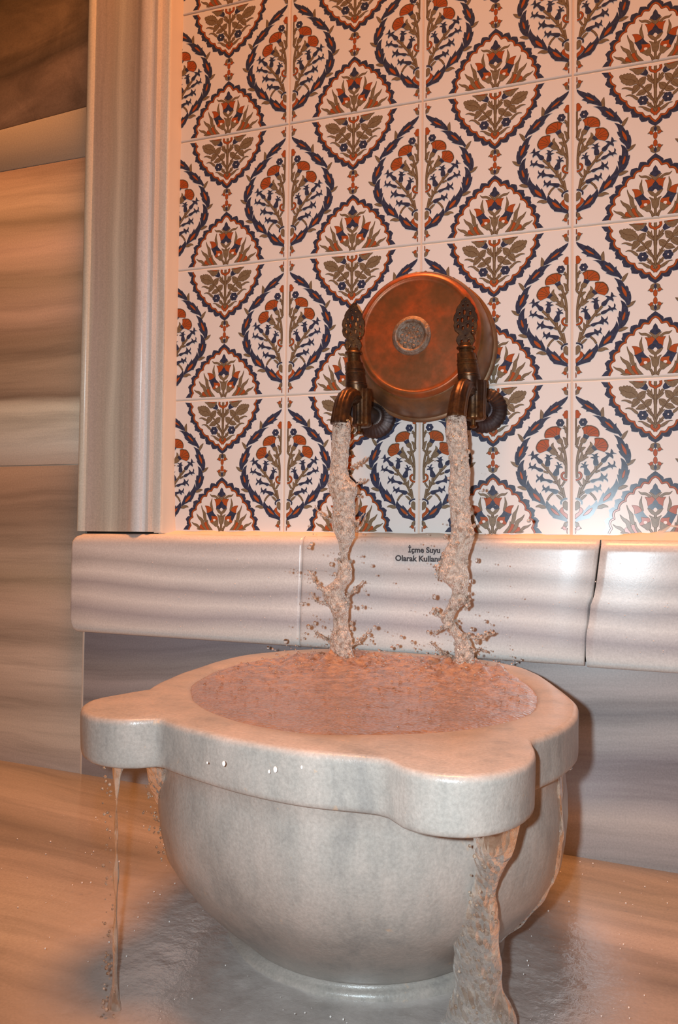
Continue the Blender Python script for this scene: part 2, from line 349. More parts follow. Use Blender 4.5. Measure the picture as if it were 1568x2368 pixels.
# mortar bead between pilaster and tiles
cm = Mesh(); rs = []
for k in range(61):
    z = -.402 + k * 1.15 / 60; j = noise.noise(Vector((0, 0, z * 22))) * .0022 + (.004 * max(0, 1 - k / 4))
    rs.append([(-.3955 - (.012 * max(0, 1 - k / 3)), .003, z), (-.3955 - (.012 * max(0, 1 - k / 3)), -.012, z), (-.3905, -.0105 - j * .3, z), (-.3835 + j, -.0045, z), (-.3805 + j, -.0005, z), (-.3805 + j, .003, z)])
cm.rings(rs); tag(cm.build('trim_2', M_grout, sharp=50), kind='structure')

# ------------------------------------------------------------------ painted tiles
TILE = """p n 0 181,18s 200,43 211,52 219,54s 210,59 210,78 201,96 203,102 220,119 236,120s 229,131 231,147 225,166 231,171 249,184 265,184s 259,193 264,209 262,227 266,232 290,240 306,237s 300,251 307,265 307,282 313,285 342,290 354,287s 350,299 356,323 361,328 389,334 399,328s 400,340 407,361 414,367 441,364 452,358s 453,371 464,382 480,396 489,403 501,412s 501,377 483,367 470,349 462,334s 436,339 422,325 416,310s 394,308 378,292 373,270s 355,272 339,262 326,239 327,224s 313,221 296,206 286,185 288,171s 265,161 255,144 255,126 261,114s 241,102 233,85 236,68 245,51s 234,36 227,17s
s o 1,8.2 227,17 234,36 245,51s 236,68 233,85 241,102 261,114s 255,126 255,144 265,161 288,171s 286,185 296,206 313,221 327,224s 326,239 339,262 355,272 373,270s 378,292 394,308 416,310s 422,325 436,339 462,334s 470,349 483,367 501,377
p n m 501,335s 489,321 483,302 470,290 469,280 483,271 501,259s
p o m 440,249s 464,246 476,254 501,230s 501,199s 457,191s 453,222
p l m 462,279s 480,272 501,254s 501,235s 488,247 476,264
p l 1 403,285s 418,276 441,276 462,266 476,253 461,245s 453,257 438,263 418,266
p n m 501,237s 489,223 480,207 462,197 455,180s 475,173 501,165s
p l m 455,178s 475,171 490,162 501,151s 501,134s 480,144 467,158
p w m0 501,182 490,175 490,164 501,155
s l 1,9.3 501,136 501,11
p l m 464,135s 483,125 501,113 501,95s 501,58s 486,66 480,86 477,112
p l 1 422,254s 407,211 413,182 424,158s 431,166 423,204 420,224
p o 1 363,198s 392,194 410,183 422,161s 405,152 381,141s 377,173
p n 1 372,143s 397,146 428,165s 439,142 462,120s 441,120 418,123s 421,102 407,82s 394,109 381,134
p o 1 418,123s 441,119 462,120s 471,99 454,87 431,76 413,72s 410,84 422,99
p l 1 418,69s 436,77 454,87 471,96s 474,68 470,50 454,43 439,55
p w 0 444,99 434,97 433,87 440,80s 453,87s 452,96
s l 1,9.9 470,47 486,20 477,13
s l 0,3.8 480,14 492,24 501,23
p l 1 333,200s 347,168 368,143 373,114 380,77 363,79 351,111 348,140 337,175
p o 1 322,41 326,55 342,54 352,43 371,17s 347,21s 326,29
p l 1 293,139s 313,119 339,104 355,83 359,59 389,16s 366,18s 339,53 329,83 308,105
p o 1 360,71 379,74 386,50 409,15s 389,19 368,47
p l 1 251,77s 271,66 297,61 318,42 321,29s 305,33 292,45 271,56
p l 1 296,25s 313,28 339,25 354,16s 329,15
p l 1 386,94s 392,64 413,36 431,14s 407,15s 386,53 381,79
p n 0 178,982s 189,966 200,948 215,944s 209,936 209,923 200,904 203,897 223,878 235,874s 228,866 228,849 224,834 227,829 241,825 253,813 267,811s 259,800 266,783 263,769 269,764 283,761 295,751 308,754s 302,739 309,726 311,711 317,706 345,700 358,704s 353,695 359,677 360,664 366,660 396,655 406,661s 404,650 414,630 421,622 445,622 458,628s 459,616 475,600 493,589 501,584s 501,612 493,620 477,636 467,655s 445,652 432,662 423,679s 396,686 382,704 377,721s 359,724 343,735 330,754 328,770s 315,775 299,789 289,808 289,824s 269,834 257,853 256,871 262,882s 241,900 233,918 234,935 245,945s 231,961 224,978s
s o 1,8.1 224,978 231,961 245,945s 234,935 233,918 241,900 262,882s 256,871 257,853 269,834 289,824s 289,808 299,789 315,775 328,770s 330,754 343,735 359,724 377,721s 382,704 396,686 423,679s 432,662 445,652 467,655s 477,636 493,620 501,612
p l 1 345,976s 448,973s 445,963 425,943 409,934 398,930 382,940 368,959
p o 0 370,976s 432,973s 425,966 402,970
p n 1 405,933s 425,938 443,960s 452,949 458,932 452,920 445,916 425,923
s l 1,11.9 453,919 477,888 501,859 501,824
s l 1,11.0 501,971 501,912 501,838 501,765 501,675
s o 1,11.9 470,974 468,957 477,943 493,936 501,925
p l 1 448,898s 464,894 482,875 493,852s 482,863 461,881
p l 1 478,923s 480,904 488,877s 482,880 473,903
p l 1 287,939 297,947 306,943 315,951 324,946 334,951 343,946 352,948 359,940 368,940 373,930 382,927 384,916 393,907 398,887 390,876 370,872 350,869 341,875 329,876 320,885 311,888 306,896 297,903 298,913 292,922
s b 0,2.9 306,927 334,910 361,906 384,887
s l 1,7.6 393,878 425,847 457,807 488,752 501,709
p l 1 400,877s 402,896 420,909 444,911s 441,887 434,868 414,861s
p l 1 398,867s 375,865 367,848 361,817 370,814 393,826 411,844s
s b 0,2.1 409,871 425,886 436,905
s b 0,2.1 398,855 382,837 368,821
p l 1 436,833s 441,850 457,858 479,858s 477,836 470,820 450,815s
p l 1 434,831s 409,827 397,813 386,800s 409,796 434,799 445,810s
s b 0,2.1 445,828 459,841 473,852
s b 0,2.1 434,817 414,806 395,801
p l 1 444,792s 459,789 482,772 488,747s 475,758 459,777
p l 1 476,802s 476,785 482,767s 470,781
p l 1 299,856s 320,862 347,856 366,844 363,837 347,841 324,854
p l 1 323,804s 341,811 364,807 382,795 398,779 396,768 380,778 361,797 341,806
p l 1 399,723s 421,722 445,712 473,693 470,683 455,687 436,701 421,717
s l 1,9.6 450,746 479,714 501,687
p l 1 452,724s 470,725 493,705 479,705
p l 1 474,741s 477,726 488,706s 475,719
r n 32.2,6,0.17 427,760
d w 4.8 426,761
s o 1,13.8 483,700 478,686 488,673 501,663 501,655
p l m 501,586s 477,577 469,554 455,542s 480,545 501,567s
e o 13.0,8.8,45 476,544
e o 10.0,21.2,0 501,524
p n m 501,585s 490,569 501,544s
p l 1 193,821s 196,795 197,758s 181,762s 176,790 183,807
p l 1 340,667s 327,636 311,613s 302,621s 307,640 325,658
p l 1 385,486s 366,460 339,447s 335,458 353,476
p l 1 340,318s 325,309 302,299 283,298s 286,309 305,320 323,323
p l 1 224,187s 205,187 182,178 154,181s 168,194 191,202 210,198
s l 1,7.7 113,277 135,256 150,230
p n 0 24,902s 41,892 91,865s 90,871s 103,864 130,842s 130,850s 143,831 167,803 179,780 179,764s 157,772 134,784 108,795 87,797s 91,806s 70,819 54,826s 70,833s 46,857 34,873 23,892s
p o 0 78,846s 103,834 124,818 135,806s 115,815 96,826
p n 0 124,771s 157,768 179,762 197,760 222,742s 224,748s 239,736 260,709s 272,717s 272,698 286,677 300,653 305,641 295,627s 283,645 258,653 230,665 204,679s 214,684s 193,696 173,718s 181,716s 167,741 146,761
p o 0 202,730s 223,720 244,698 254,681s 232,696 214,714
p n 0 255,645s 286,630 304,618 325,582s 332,587s 341,576 346,548s 350,553s 356,532 359,505 353,471 343,461 330,463s 321,489 297,515 284,539s 293,539s 277,564 271,584s 282,582s 274,614
p o 0 301,587s 318,565 330,540 331,514s 318,531 307,556
p n 0 295,497s 316,484 330,463 339,443 342,418s 350,424s 350,405 341,376s 344,377s 334,355 316,329 286,312s 283,344 278,374 275,394s 284,388s 283,411 288,430s 300,424s 302,466
p o 0 321,420s 323,405 317,378 307,367s 306,382 314,406
p n 0 271,367s 279,349 286,317 279,295 270,277s 269,275s 263,259 247,237s 247,228s 229,227 196,212 163,194s 163,212 173,238 194,282s 199,271s 214,292 228,315s 232,299s 252,322 265,345
p o 0 239,277s 235,259 217,238 194,223s 198,242 219,265
p n 0 149,233s 156,225 162,204 159,185 145,163s 143,157s 135,142 117,125s 115,117s 95,111 65,104 29,91 25,90s 25,111s 31,115 53,132 69,151 72,171s 79,163s 95,184 112,202s 116,191s 135,206 147,223
p o 0 128,181s 121,165 102,144 72,132s 88,152 109,171
p o 1 23,805s 34,808 44,801 47,791 56,781 48,771 46,761 34,757 23,760s
s l 1,5.8 27,757 27,675 28,612 25,582
s l 1,7.7 49,710 32,684
p l 1 59,697s 44,688 39,666 31,664s 35,684
r n 27.1,6,0.15 71,730
d w 3.9 70,730
p l 1 54,638s 37,629 28,602 26,582s 40,588 44,610
s l 1,8.2 27,581 46,561
p l 1 86,568s 73,570 54,564 47,536s 61,541
s l 1,10.7 61,596 43,538 35,483 33,423 35,373
s l 1,10.7 94,526 52,487 38,458
p l 1 63,546s 56,517 48,485 64,480 87,496 104,505s 83,509 70,498s 71,520
p o t 64,691s 80,700 94,706 106,705 120,704 134,699 148,691 159,680 166,664 167,649 164,634s 134,638 111,639s 94,651 75,655s 74,675
s b 0,2.7 94,653 93,678 97,703
s b 0,2.7 94,651 111,674 134,691
s b 0,2.7 103,647 127,665 155,675
s b 0,2.7 111,644 134,656 161,657
p n 1 75,655s 111,639s 96,619s 68,631s
p l 1 68,631s 94,618s 82,599 66,595 55,602 57,617
p o t 141,621s 158,625 174,622 188,621 200,613 210,602 216,590 221,572 216,557 211,548 198,537s 177,546 158,553s 139,582s 144,601
s b 0,2.7 147,573 160,592 174,617
s b 0,2.7 151,571 174,588 202,602
s b 0,2.7 158,566 181,575 214,580
s b 0,2.7 158,563 186,564 217,563
p n 1 134,581s 159,552s 139,543s 118,566s
p l 1 118,566s 139,544s 116,524 94,526 87,539
p l 1 113,603s 125,590 126,573 97,548 87,536s 101,563 113,582
s l 1,11.6 186,468 144,422 95,358 62,294 43,244
s l 1,9.6 55,312 48,277 42,245
s l 1,8.7 148,448 146,424
s l 1,7.2 175,419 144,407
s l 1,9.6 95,386 95,361
s l 1,7.2 114,350 88,339
s l 1,8.2 82,285 50,259
s l 1,8.2 41,353 62,320
p l 1 71,372s 84,354 87,339 72,318s 71,350
p l 1 95,264s 78,245 62,231s 56,241s 76,260
p n 0 118,521s 130,524 139,519s 144,524 166,531s 158,523 156,513s 174,503s 160,503 158,493s 165,472 163,455 149,449 135,455 132,475 136,492s 123,498 111,499s 125,506 134,505s 132,515
p n 0 200,533s 219,532 234,525s 240,556s 250,544 254,532s 277,522s 256,523 247,519s 254,504 251,490s 242,500 230,506s 219,493 209,474 193,466 179,476 184,493 205,506 216,518s
p n 0 219,471s 230,467 240,454s 254,457 256,481s 266,469 263,452s 275,435s 261,440 249,438s 251,422s 240,436 224,435s 200,417 179,416 176,427 189,438 212,444 226,455s
p n 0 178,407s 191,393 198,383s 210,389 215,404s 219,389 210,372s 222,359 221,344s 210,357 196,366s 192,346s 179,354 156,354 133,341 116,347 116,357 135,365 165,370 179,384s
p n 0 137,327s 149,320 158,311s 170,318 174,335s 182,322 177,307s 188,284s 175,295 164,296s 162,278s 154,284 144,293s 121,284 109,273 93,271 82,280 82,295 107,303 135,306s
p n 0 52,464s 66,466 76,460s 80,474 94,478s 87,466 85,457s 109,457s 97,451 95,438s 114,409 114,394 97,386 78,395 76,412 77,434s 68,440 52,436s 59,449 71,450s 64,460
s o 1,9.6 42,410 57,400 60,382 49,366 26,359
p l 1 25,216s 38,226 50,214 50,189 38,173 25,166s
s n 0,11.1 25,241 45,237 62,224 64,213 61,204
p o 1 53,187s 69,171 65,151 27,114 25,112s 25,139s 46,155 51,169"""
T_cols = {'w': 0, 'n': 1, 'o': 2, 'l': 3, 'b': 4}
mats_t = [flat('tile_glaze', (.88, .85, .83), .30, .3), flat('tile_cobalt', (.045, .055, .105), .25, .5), flat('tile_red', (.46, .10, .028), .25, .4),
          flat('tile_olive', (.24, .175, .105), .3, .4), flat('tile_outline', (.12, .062, .028), .35, .3), flat('tile_grout', (.80, .64, .53), .8, .2)]
for mt, amt in ((mats_t[1], .35), (mats_t[3], .2)):
    nt = mt.node_tree; L = nt.links; b = nt.nodes['Principled BSDF']; c = b.inputs['Base Color'].default_value[:3]
    g = N(nt, 'ShaderNodeNewGeometry'); n_ = N(nt, 'ShaderNodeTexNoise', Scale=260.0, Detail=4.0, Roughness=.7); L.new(g.outputs['Position'], n_.inputs['Vector'])
    r_ = ramp(nt, [(.35, tuple(x * (1 - amt) for x in c)), (.7, tuple(x * (1 + amt) for x in c))]); L.new(n_.outputs[0], r_.inputs[0]); L.new(r_.outputs[0], b.inputs['Base Color'])

tv, tf, tm = [], [], []
layer = [0]
def t_poly(pts, mi, d):
    if len(pts) < 3 or max(p[0] for p in pts) - min(p[0] for p in pts) < .003: return
    tris = tessellate_polygon([[Vector((x, y, 0)) for x, y in pts]])
    b = len(tv); tv.extend((x, -d, y) for x, y in pts)
    for t in tris:
        a, b2, c = (pts[i] for i in t)
        ar = (b2[0] - a[0]) * (c[1] - a[1]) - (c[0] - a[0]) * (b2[1] - a[1])
        if abs(ar) < 1e-9: continue
        t = t if ar > 0 else tuple(reversed(t))
        tf.append(tuple(b + i for i in t)); tm.append(mi)
def t_stroke(pts, w, mi, d, closed=False):
    n = len(pts); Lp, Rp = [], []
    if closed and (abs(pts[0][0] - pts[-1][0]) + abs(pts[0][1] - pts[-1][1])) < 1e-6: pts = pts[:-1]; n -= 1
    for i in range(n):
        p = pts[i]; a = pts[i - 1] if (i or closed) else p; c = pts[(i + 1) % n] if (i < n - 1 or closed) else p
        dx, dy = c[0] - a[0], c[1] - a[1]; l = math.hypot(dx, dy) or 1
        Lp.append((p[0] - dy / l * w / 2, p[1] + dx / l * w / 2)); Rp.append((p[0] + dy / l * w / 2, p[1] - dx / l * w / 2))
    for i in range(n if closed else n - 1):
        k = (i + 1) % n; b = len(tv)
        tv.extend((x, -d, y) for x, y in (Lp[i], Rp[i], Rp[k], Lp[k])); tf.append((b, b + 1, b + 2, b + 3)); tm.append(mi)
def t_shape(kind, pts, mi, w, outline):
    """draw the shape and its mirror image about the tile's vertical axis"""
    step = .8e-6 / .2
    ol = 4.2 / 1000
    for mir in (0, 1):
        P = [((1 - x) if mir else x, y) for x, y in pts]
        P = [(min(max(x, .0245), .9755), min(max(y, .0175), .9825)) for x, y in P] if kind == 'p' else P
        e = mir * step * .45
        if outline: t_stroke(P, (ol if kind == 'p' else w + ol * 1.5), 4, 2.2e-4 / .2 + layer[0] * step + e, kind == 'p')
        if kind == 'p': t_poly(P, mi, 2.2e-4 / .2 + (layer[0] + 1) * step + e)
        else: t_stroke(P, w, mi, 2.2e-4 / .2 + (layer[0] + 1) * step + e)
    layer[0] += 2
buds = []
for ln in TILE.strip().split('\n'):
    f = ln.split(' '); k, c = f[0], f[1]; mi = T_cols[c]
    raw = [tuple(float(v) / 1000 for v in q.rstrip('s').split(',')) + (q.endswith('s'),) for q in f[3:]]
    ol = 0 if c in 'nbw' else 1
    if k == 'p':
        if f[2] == 't': ol = 2
        pts = catmull(raw, True, 3)
    elif k == 's':
        a, wd = f[2].split(','); ol = int(a); wd = float(wd) / 1000; pts = catmull(raw, False, 3)
    elif k == 'r':
        r, nf, am = f[2].split(','); r = float(r) / 1000; nf = int(nf); am = float(am)
        pts = [(raw[0][0] + r * (1 - am + am * abs(math.cos(nf * t / 2))) * math.cos(t), raw[0][1] + r * (1 - am + am * abs(math.cos(nf * t / 2))) * math.sin(t)) for t in [2 * pi * q / 36 for q in range(36)]]; k = 'p'
    elif k == 'd':
        r = float(f[2]) / 1000; pts = [(raw[0][0] + r * math.cos(2 * pi * q / 10), raw[0][1] + r * math.sin(2 * pi * q / 10)) for q in range(10)]; k = 'p'
    elif k == 'e':
        rx, ry, an = f[2].split(','); rx = float(rx) / 1000; ry = float(ry) / 1000; an = math.radians(-float(an))
        pts = [(raw[0][0] + rx * math.cos(t) * math.cos(an) - ry * math.sin(t) * math.sin(an), raw[0][1] + rx * math.cos(t) * math.sin(an) + ry * math.sin(t) * math.cos(an)) for t in [2 * pi * q / 16 for q in range(16)]]; k = 'p'; ol = 1
    is_bud = min(p[1] for p in pts) > .49 and max(p[1] for p in pts) < .60 and min(p[0] for p in pts) > .44
    if is_bud:
        for sx, fn in ((0, lambda y: y), (0, lambda y: 1 - y), (.5, lambda y: y - .4925), (.5, lambda y: 1 - (y - .4925))):
            if sx: buds.append(([(x - .5, fn(y)) for x, y in pts], mi, ol))
            else: t_shape('p', [(x, fn(y)) for x, y in pts], mi, 0, ol)
    else:
        t_shape(k, pts, mi, wd if k == 's' else 0, ol)
        if ol == 2:   # toothed dark fringe of the carnations
            for mir in (0, 1):
                for q in range(0, int(len(pts) * .62), 1):
                    x, y = pts[q]; x2, y2 = pts[(q + 1) % len(pts)]; nx_, ny_ = (y2 - y), -(x2 - x); l = math.hypot(nx_, ny_) or 1
                    sgn = -1
                    a = (x, y); b_ = (x2, y2); c_ = ((x + x2) / 2 + sgn * nx_ / l * .007, (y + y2) / 2 + sgn * ny_ / l * .007)
                    T = [((1 - u) if mir else u, v) for u, v in (a, b_, c_)]
                    t_poly(T, 4, 2.2e-4 / .2 + layer[0] * 0.8e-6 / .2)
                T = [((1 - u) if mir else u, v) for u, v in pts]
                t_stroke(T[:int(len(pts) * .62)], .006, 4, 2.2e-4 / .2 + (layer[0] + 1) * 0.8e-6 / .2)
            layer[0] += 2
for pts, mi, ol in buds:
    # buds on the side edges: the half lying on this tile, its mirror on the other side
    half = [(x, y) for x, y in pts]
    P = [(max(-x if False else abs(x) if False else x, -9), y) for x, y in half]
    # reflect so the half with x>0 is kept: the traced half has x<0
    P = [(-x + .019, y) for x, y in half]
    t_shape('p', P, mi, 0, ol)

wall = Mesh(); S = .2
g = .0012
for r in range(-2, 3):
    for c in range(-2, 4):
        x0, z0 = c * S, r * S
        b = .0009
        fr = [(x0 + g + b, -.0002, z0 + g + b), (x0 + S - g - b, -.0002, z0 + g + b), (x0 + S - g - b, -.0002, z0 + S - g - b), (x0 + g + b, -.0002, z0 + S - g - b)]
        bk = [(x0 + g, .0007, z0 + g), (x0 + S - g, .0007, z0 + g), (x0 + S - g, .0007, z0 + S - g), (x0 + g, .0007, z0 + S - g)]
        bb = [(x, .006, z) for x, y, z in bk]
        wall.add(fr + bk + bb, [(0, 1, 2, 3)] + [(j, 4 + j, 4 + (j + 1) % 4, (j + 1) % 4) for j in range(4)] + [(4 + j, 8 + j, 8 + (j + 1) % 4, 4 + (j + 1) % 4) for j in range(4)], 0)
        base = len(wall.v)
        wall.v.extend((x0 + x * S, y * S, z0 + y2 * S) for x, y, y2 in tv)
        wall.f.extend(tuple(base + i for i in q) for q in tf); wall.m.extend(tm)
wall.box(-.4, .8, .0010, .008, -.4, .6, 5)
wall.box(-.4, 1.0, .006, .03, -.41, .75, 5)
tag(build('wall_back', wall.v, wall.f, mats_t, None, (0, 0, 0), wall.m, False), kind='structure')

# ------------------------------------------------------------------ the projecting ledge: three blocks with cracked joints
def ledge(name, left, right, y_f, dz=0.0):
    """left / right: joint outlines as (z, x) from bottom to top; front arris rounded"""
    zb, zt = -.5585 + dz, -.4035 + dz
    pf = []
    R = .0085
    for k in range(7):
        a = pi / 2 * k / 6; pf.append((zb + R - R * math.cos(a) * 1.0, y_f + R - R * math.sin(a)))
    for q in range(1, 24): pf.append((zb + R + (zt - zb - R - .014) * q / 24, y_f))
    R2 = .014
    for k in range(8):
        a = pi / 2 * k / 7; pf.append((zt - R2 + R2 * math.sin(a), y_f + R2 - R2 * math.cos(a)))
    pf = [(zb, .002)] + pf + [(zt, .002)]
    def xi(line, z):
        z = min(max(z, line[0][0]), line[-1][0])
        for (za, xa), (zc, xc) in zip(line, line[1:]):
            if z <= zc: return xa + (xc - xa) * (z - za) / (zc - za)
        return line[-1][1]
    NX = 26; rs = []
    for i in range(NX + 1):
        t = i / NX; ring = []
        e = .0022
        t2 = (0, .004, .012)[i] if i < 3 else ((1 - (0, .004, .012)[NX - i]) if i > NX - 3 else t)
        for z, y in pf:
            a, c = xi(left, z), xi(right, z); x = a + (c - a) * t2
            ins = e if i in (0, NX) else (e * .3 if i in (1, NX - 1) else 0)
            if y < 0: y = y + ins
            y = min(y + .0006 * noise.noise(Vector((x * 9, z * 9, 1))), .004)
            ring.append((x, y, z - .006 * (x + .1) * (z < -.5)))
        rs.append(ring)
    m = Mesh(); m.rings(rs); o = m.build(name, M_ledge, smooth=True, sharp=60); o['kind'] = 'structure'; return o
j1 = [(-.57, -.1612), (-.5, -.1606), (-.46, -.1592), (-.43, -.1588), (-.40, -.1582)]
j1b = [(z, x + .0007) for z, x in j1]
j2 = [(-.57, .2168), (-.54, .2180), (-.52, .2186), (-.50, .2212), (-.485, .2222), (-.475, .2262), (-.46, .2288), (-.45, .2302), (-.44, .2312), (-.425, .2330), (-.41, .2352), (-.40, .2355)]
j2b = [(-.57, .2215), (-.545, .2190), (-.52, .2197), (-.50, .2232), (-.485, .2246), (-.475, .2282), (-.46, .2310), (-.45, .2322), (-.44, .2334), (-.425, .2350), (-.41, .2370), (-.40, .2372)]
ledge('trim_3', [(-.5600, -.530), (-.5560, -.5352), (-.5500, -.5395), (-.5430, -.5425), (-.53, -.543), (-.43, -.5435), (-.4175, -.5425), (-.4105, -.5385), (-.4060, -.5335), (-.4030, -.528)], j1, -.0305)
ledge('trim_4', j1b, j2, -.031)
ledge('trim_5', j2b, [(-.57, 1.0), (-.40, 1.0)], -.0325, dz=-.001)
# mortar along the top of the ledge at the foot of the tiles
gm = Mesh(); rs = []
for k in range(161):
    x = -.40 + k * 1.4 / 160; j = .0016 * noise.noise(Vector((x * 30, 5, 0))) + .0012 * noise.noise(Vector((x * 90, 9, 0)))
    j += .009 * math.exp(-((x - .322) / .012) ** 2) + .0035 * max(0, math.sin((x - .25) * 34)) * (.25 < x < .345)
    rs.append([(x, .002, -.4042), (x, -.0125, -.4042), (x, -.0085 + j, -.4012 + j), (x, -.0022, -.3985 + j * 1.2), (x, .002, -.3980 + j)])
gm.rings(rs); tag(gm.build('trim_6', M_grout, sharp=60), kind='structure')
# joints' dark filling behind the cracks
dk = Mesh(); dk.box(.214, .2385, -.024, -.004, -.555, -.412); dk.box(-.163, -.156, -.026, -.004, -.555, -.412)
tag(dk.build('trim_7', M_dark, smooth=False), kind='structure')

# ================================================================== THE MARBLE BASIN
M_basin = None
def basin_mat():
    m, nt, b = new_mat('basin_marble'); L = nt.links
    geo = N(nt, 'ShaderNodeNewGeometry')
    mp = N(nt, 'ShaderNodeMapping'); mp.inputs['Scale'].default_value = (1, 1, .45); L.new(geo.outputs['Position'], mp.inputs[0])
    n1 = N(nt, 'ShaderNodeTexNoise', Scale=26.0, Detail=7.0, Roughness=.68); L.new(mp.outputs[0], n1.inputs['Vector'])
    r1 = ramp(nt, [(.30, (.275, .255, .238)), (.46, (.382, .345, .312)), (.60, (.440, .385, .345)), (.8, (.53, .45, .40))]); L.new(n1.outputs[0], r1.inputs[0])
    n2 = N(nt, 'ShaderNodeTexNoise', Scale=75.0, Detail=4.0, Roughness=.6); L.new(geo.outputs['Position'], n2.inputs['Vector'])
    r2 = ramp(nt, [(.67, (0, 0, 0)), (.74, (.65, .65, .65))]); L.new(n2.outputs[0], r2.inputs[0])
    mx = N(nt, 'ShaderNodeMix', data_type='RGBA'); L.new(r2.outputs[0], mx.inputs['Factor']); L.new(r1.outputs[0], mx.inputs['A']); mx.inputs['B'].default_value = (.62, .42, .28, 1)
    g2 = N(nt, 'ShaderNodeTexNoise', Scale=380.0, Detail=3.0, Roughness=.7); L.new(geo.outputs['Position'], g2.inputs['Vector'])
    r3 = ramp(nt, [(.3, (.84,) * 3), (.7, (1.1,) * 3)]); L.new(g2.outputs[0], r3.inputs[0])
    m2 = N(nt, 'ShaderNodeMix', data_type='RGBA', blend_type='MULTIPLY'); m2.inputs['Factor'].default_value = 1; L.new(mx.outputs['Result'], m2.inputs['A']); L.new(r3.outputs[0], m2.inputs['B'])
    L.new(m2.outputs['Result'], b.inputs['Base Color']); b.inputs['Roughness'].default_value = .28
    bp = N(nt, 'ShaderNodeBump'); bp.inputs['Strength'].default_value = .22; bp.inputs['Distance'].default_value = .004
    ad = N(nt, 'ShaderNodeMath', operation='MULTIPLY_ADD'); ad.inputs[1].default_value = .25; L.new(g2.outputs[0], ad.inputs[0]); L.new(n1.outputs[0], ad.inputs[2])
    L.new(ad.outputs[0], bp.inputs['Height']); L.new(bp.outputs[0], b.inputs['Normal'])
    return m
M_basin = basin_mat()
BC = (.012, -.290)
OUT = [(-.0897, -.036), (-.0076, -.036), (.07, -.042), (.1361, -.082), (.172, -.138), (.198, -.211), (.2141, -.2615), (.2225, -.300, 1), (.2232, -.345), (.2137, -.397), (.1945, -.4446, 1),
       (.2010, -.478), (.1985, -.5076), (.187, -.5332), (.168, -.5508), (.1437, -.5556), (.1246, -.5492), (.1105, -.5350), (.0980, -.5312), (.0459, -.5345), (-.0055, -.5255), (-.0553, -.5080), (-.0884, -.4934), (-.0991, -.4860, 1),
       (-.1253, -.5020), (-.1552, -.4995), (-.1837, -.4766), (-.1965, -.4460), (-.1880, -.4120), (-.1760, -.3836, 1), (-.1890, -.3416), (-.1972, -.2568), (-.1959, -.1605), (-.1719, -.1030), (-.135, -.058)]
PLAIN = OUT[:10] + [(.192, -.440), (.160, -.487), (.115, -.518), (.0459, -.5320), (-.0055, -.5235), (-.0553, -.5060), (-.1000, -.480), (-.145, -.432), (-.175, -.375)] + OUT[30:]
HOLE = [(-.1235, -.3868), (-.150, -.340), (-.163, -.285), (-.168, -.2414), (-.160, -.185), (-.130, -.140), (-.075, -.112), (0, -.100), (.07, -.108), (.125, -.140), (.160, -.190), (.176, -.2427), (.1813, -.2767), (.1805, -.3456), (.1532, -.405), (.118, -.443), (.0734, -.4675), (.0425, -.480), (.0108, -.4800), (-.028, -.4685), (-.0705, -.4437), (-.105, -.412)]
NA = 216
def polar(pts):
    sm = catmull([(p[0], p[1], len(p) > 2) for p in pts], True, 8)
    pr = sorted(((math.atan2(y - BC[1], x - BC[0])) % (2 * pi), math.hypot(x - BC[0], y - BC[1])) for x, y in sm)
    res = []
    for k in range(NA):
        a = 2 * pi * k / NA
        for i in range(len(pr)):
            a1, r1 = pr[i]; a0, r0 = pr[i - 1]
            if i == 0: a0 -= 2 * pi
            if a0 <= a <= a1: break
        else:
            a0, r0 = pr[-1]; a1, r1 = pr[0][0] + 2 * pi, pr[0][1]
        t = (a - a0) / max(a1 - a0, 1e-9); res.append(r0 + (r1 - r0) * t)
    return res
rO, rP, rH = polar(OUT), polar(PLAIN), polar(HOLE)
def ring(rad, z, off=0.0, circle=None, blend=0.0, wob=.0):
    out = []
    for k in range(NA):
        a = 2 * pi * k / NA; r = rad[k] + off; x, y = BC[0] + r * math.cos(a), BC[1] + r * math.sin(a)
        if circle:
            cx, cy, cr = circle; x = x * (1 - blend) + (cx + cr * math.cos(a)) * blend; y = y * (1 - blend) + (cy + cr * math.sin(a)) * blend
        nn = noise.noise(Vector((x * 28, y * 28, z * 28))) * wob
        out.append((x + nn * math.cos(a), y + nn * math.sin(a), z + nn * .5))
    return out
RZ = -.5550
sc = lambda rad, s: [r * s for r in rad]
rings_b = [ring(sc(rH, .05), -.725), ring(sc(rH, .35), -.715), ring(sc(rH, .6), -.690), ring(sc(rH, .8), -.650), ring(sc(rH, .93), -.605), ring(rH, -.570, wob=.0015), ring(rH, -.5600, .0008, wob=.001), ring(rH, RZ - .0015, .003, wob=.001), ring(rH, RZ, .007)]
mid = [(a + b) / 2 for a, b in zip(rH, rO)]
rings_b += [ring(mid, RZ + .0006, wob=.001), ring(rO, RZ, -.006, wob=.0006), ring(rO, RZ - .0005, -.0028, wob=.0008), ring(rO, RZ - .0018, -.0008, wob=.0010), ring(rO, RZ - .0045, 0, wob=.0012), ring(rO, RZ - .0065, 0, wob=.0012)]
for q in range(1, 6): rings_b.append(ring(rO, RZ - .0065 - q * .0058, -.0002 * q, wob=.0014))
rings_b += [ring(rO, RZ - .0385, -.0014, wob=.001), ring(rO, RZ - .0402, -.0036, wob=.001), ring(rO, RZ - .0406, -.0070, wob=.001)]
rings_b += [ring(rP, RZ - .0412, -.0095), ring(rP, RZ - .0440, -.0118, wob=.001)]
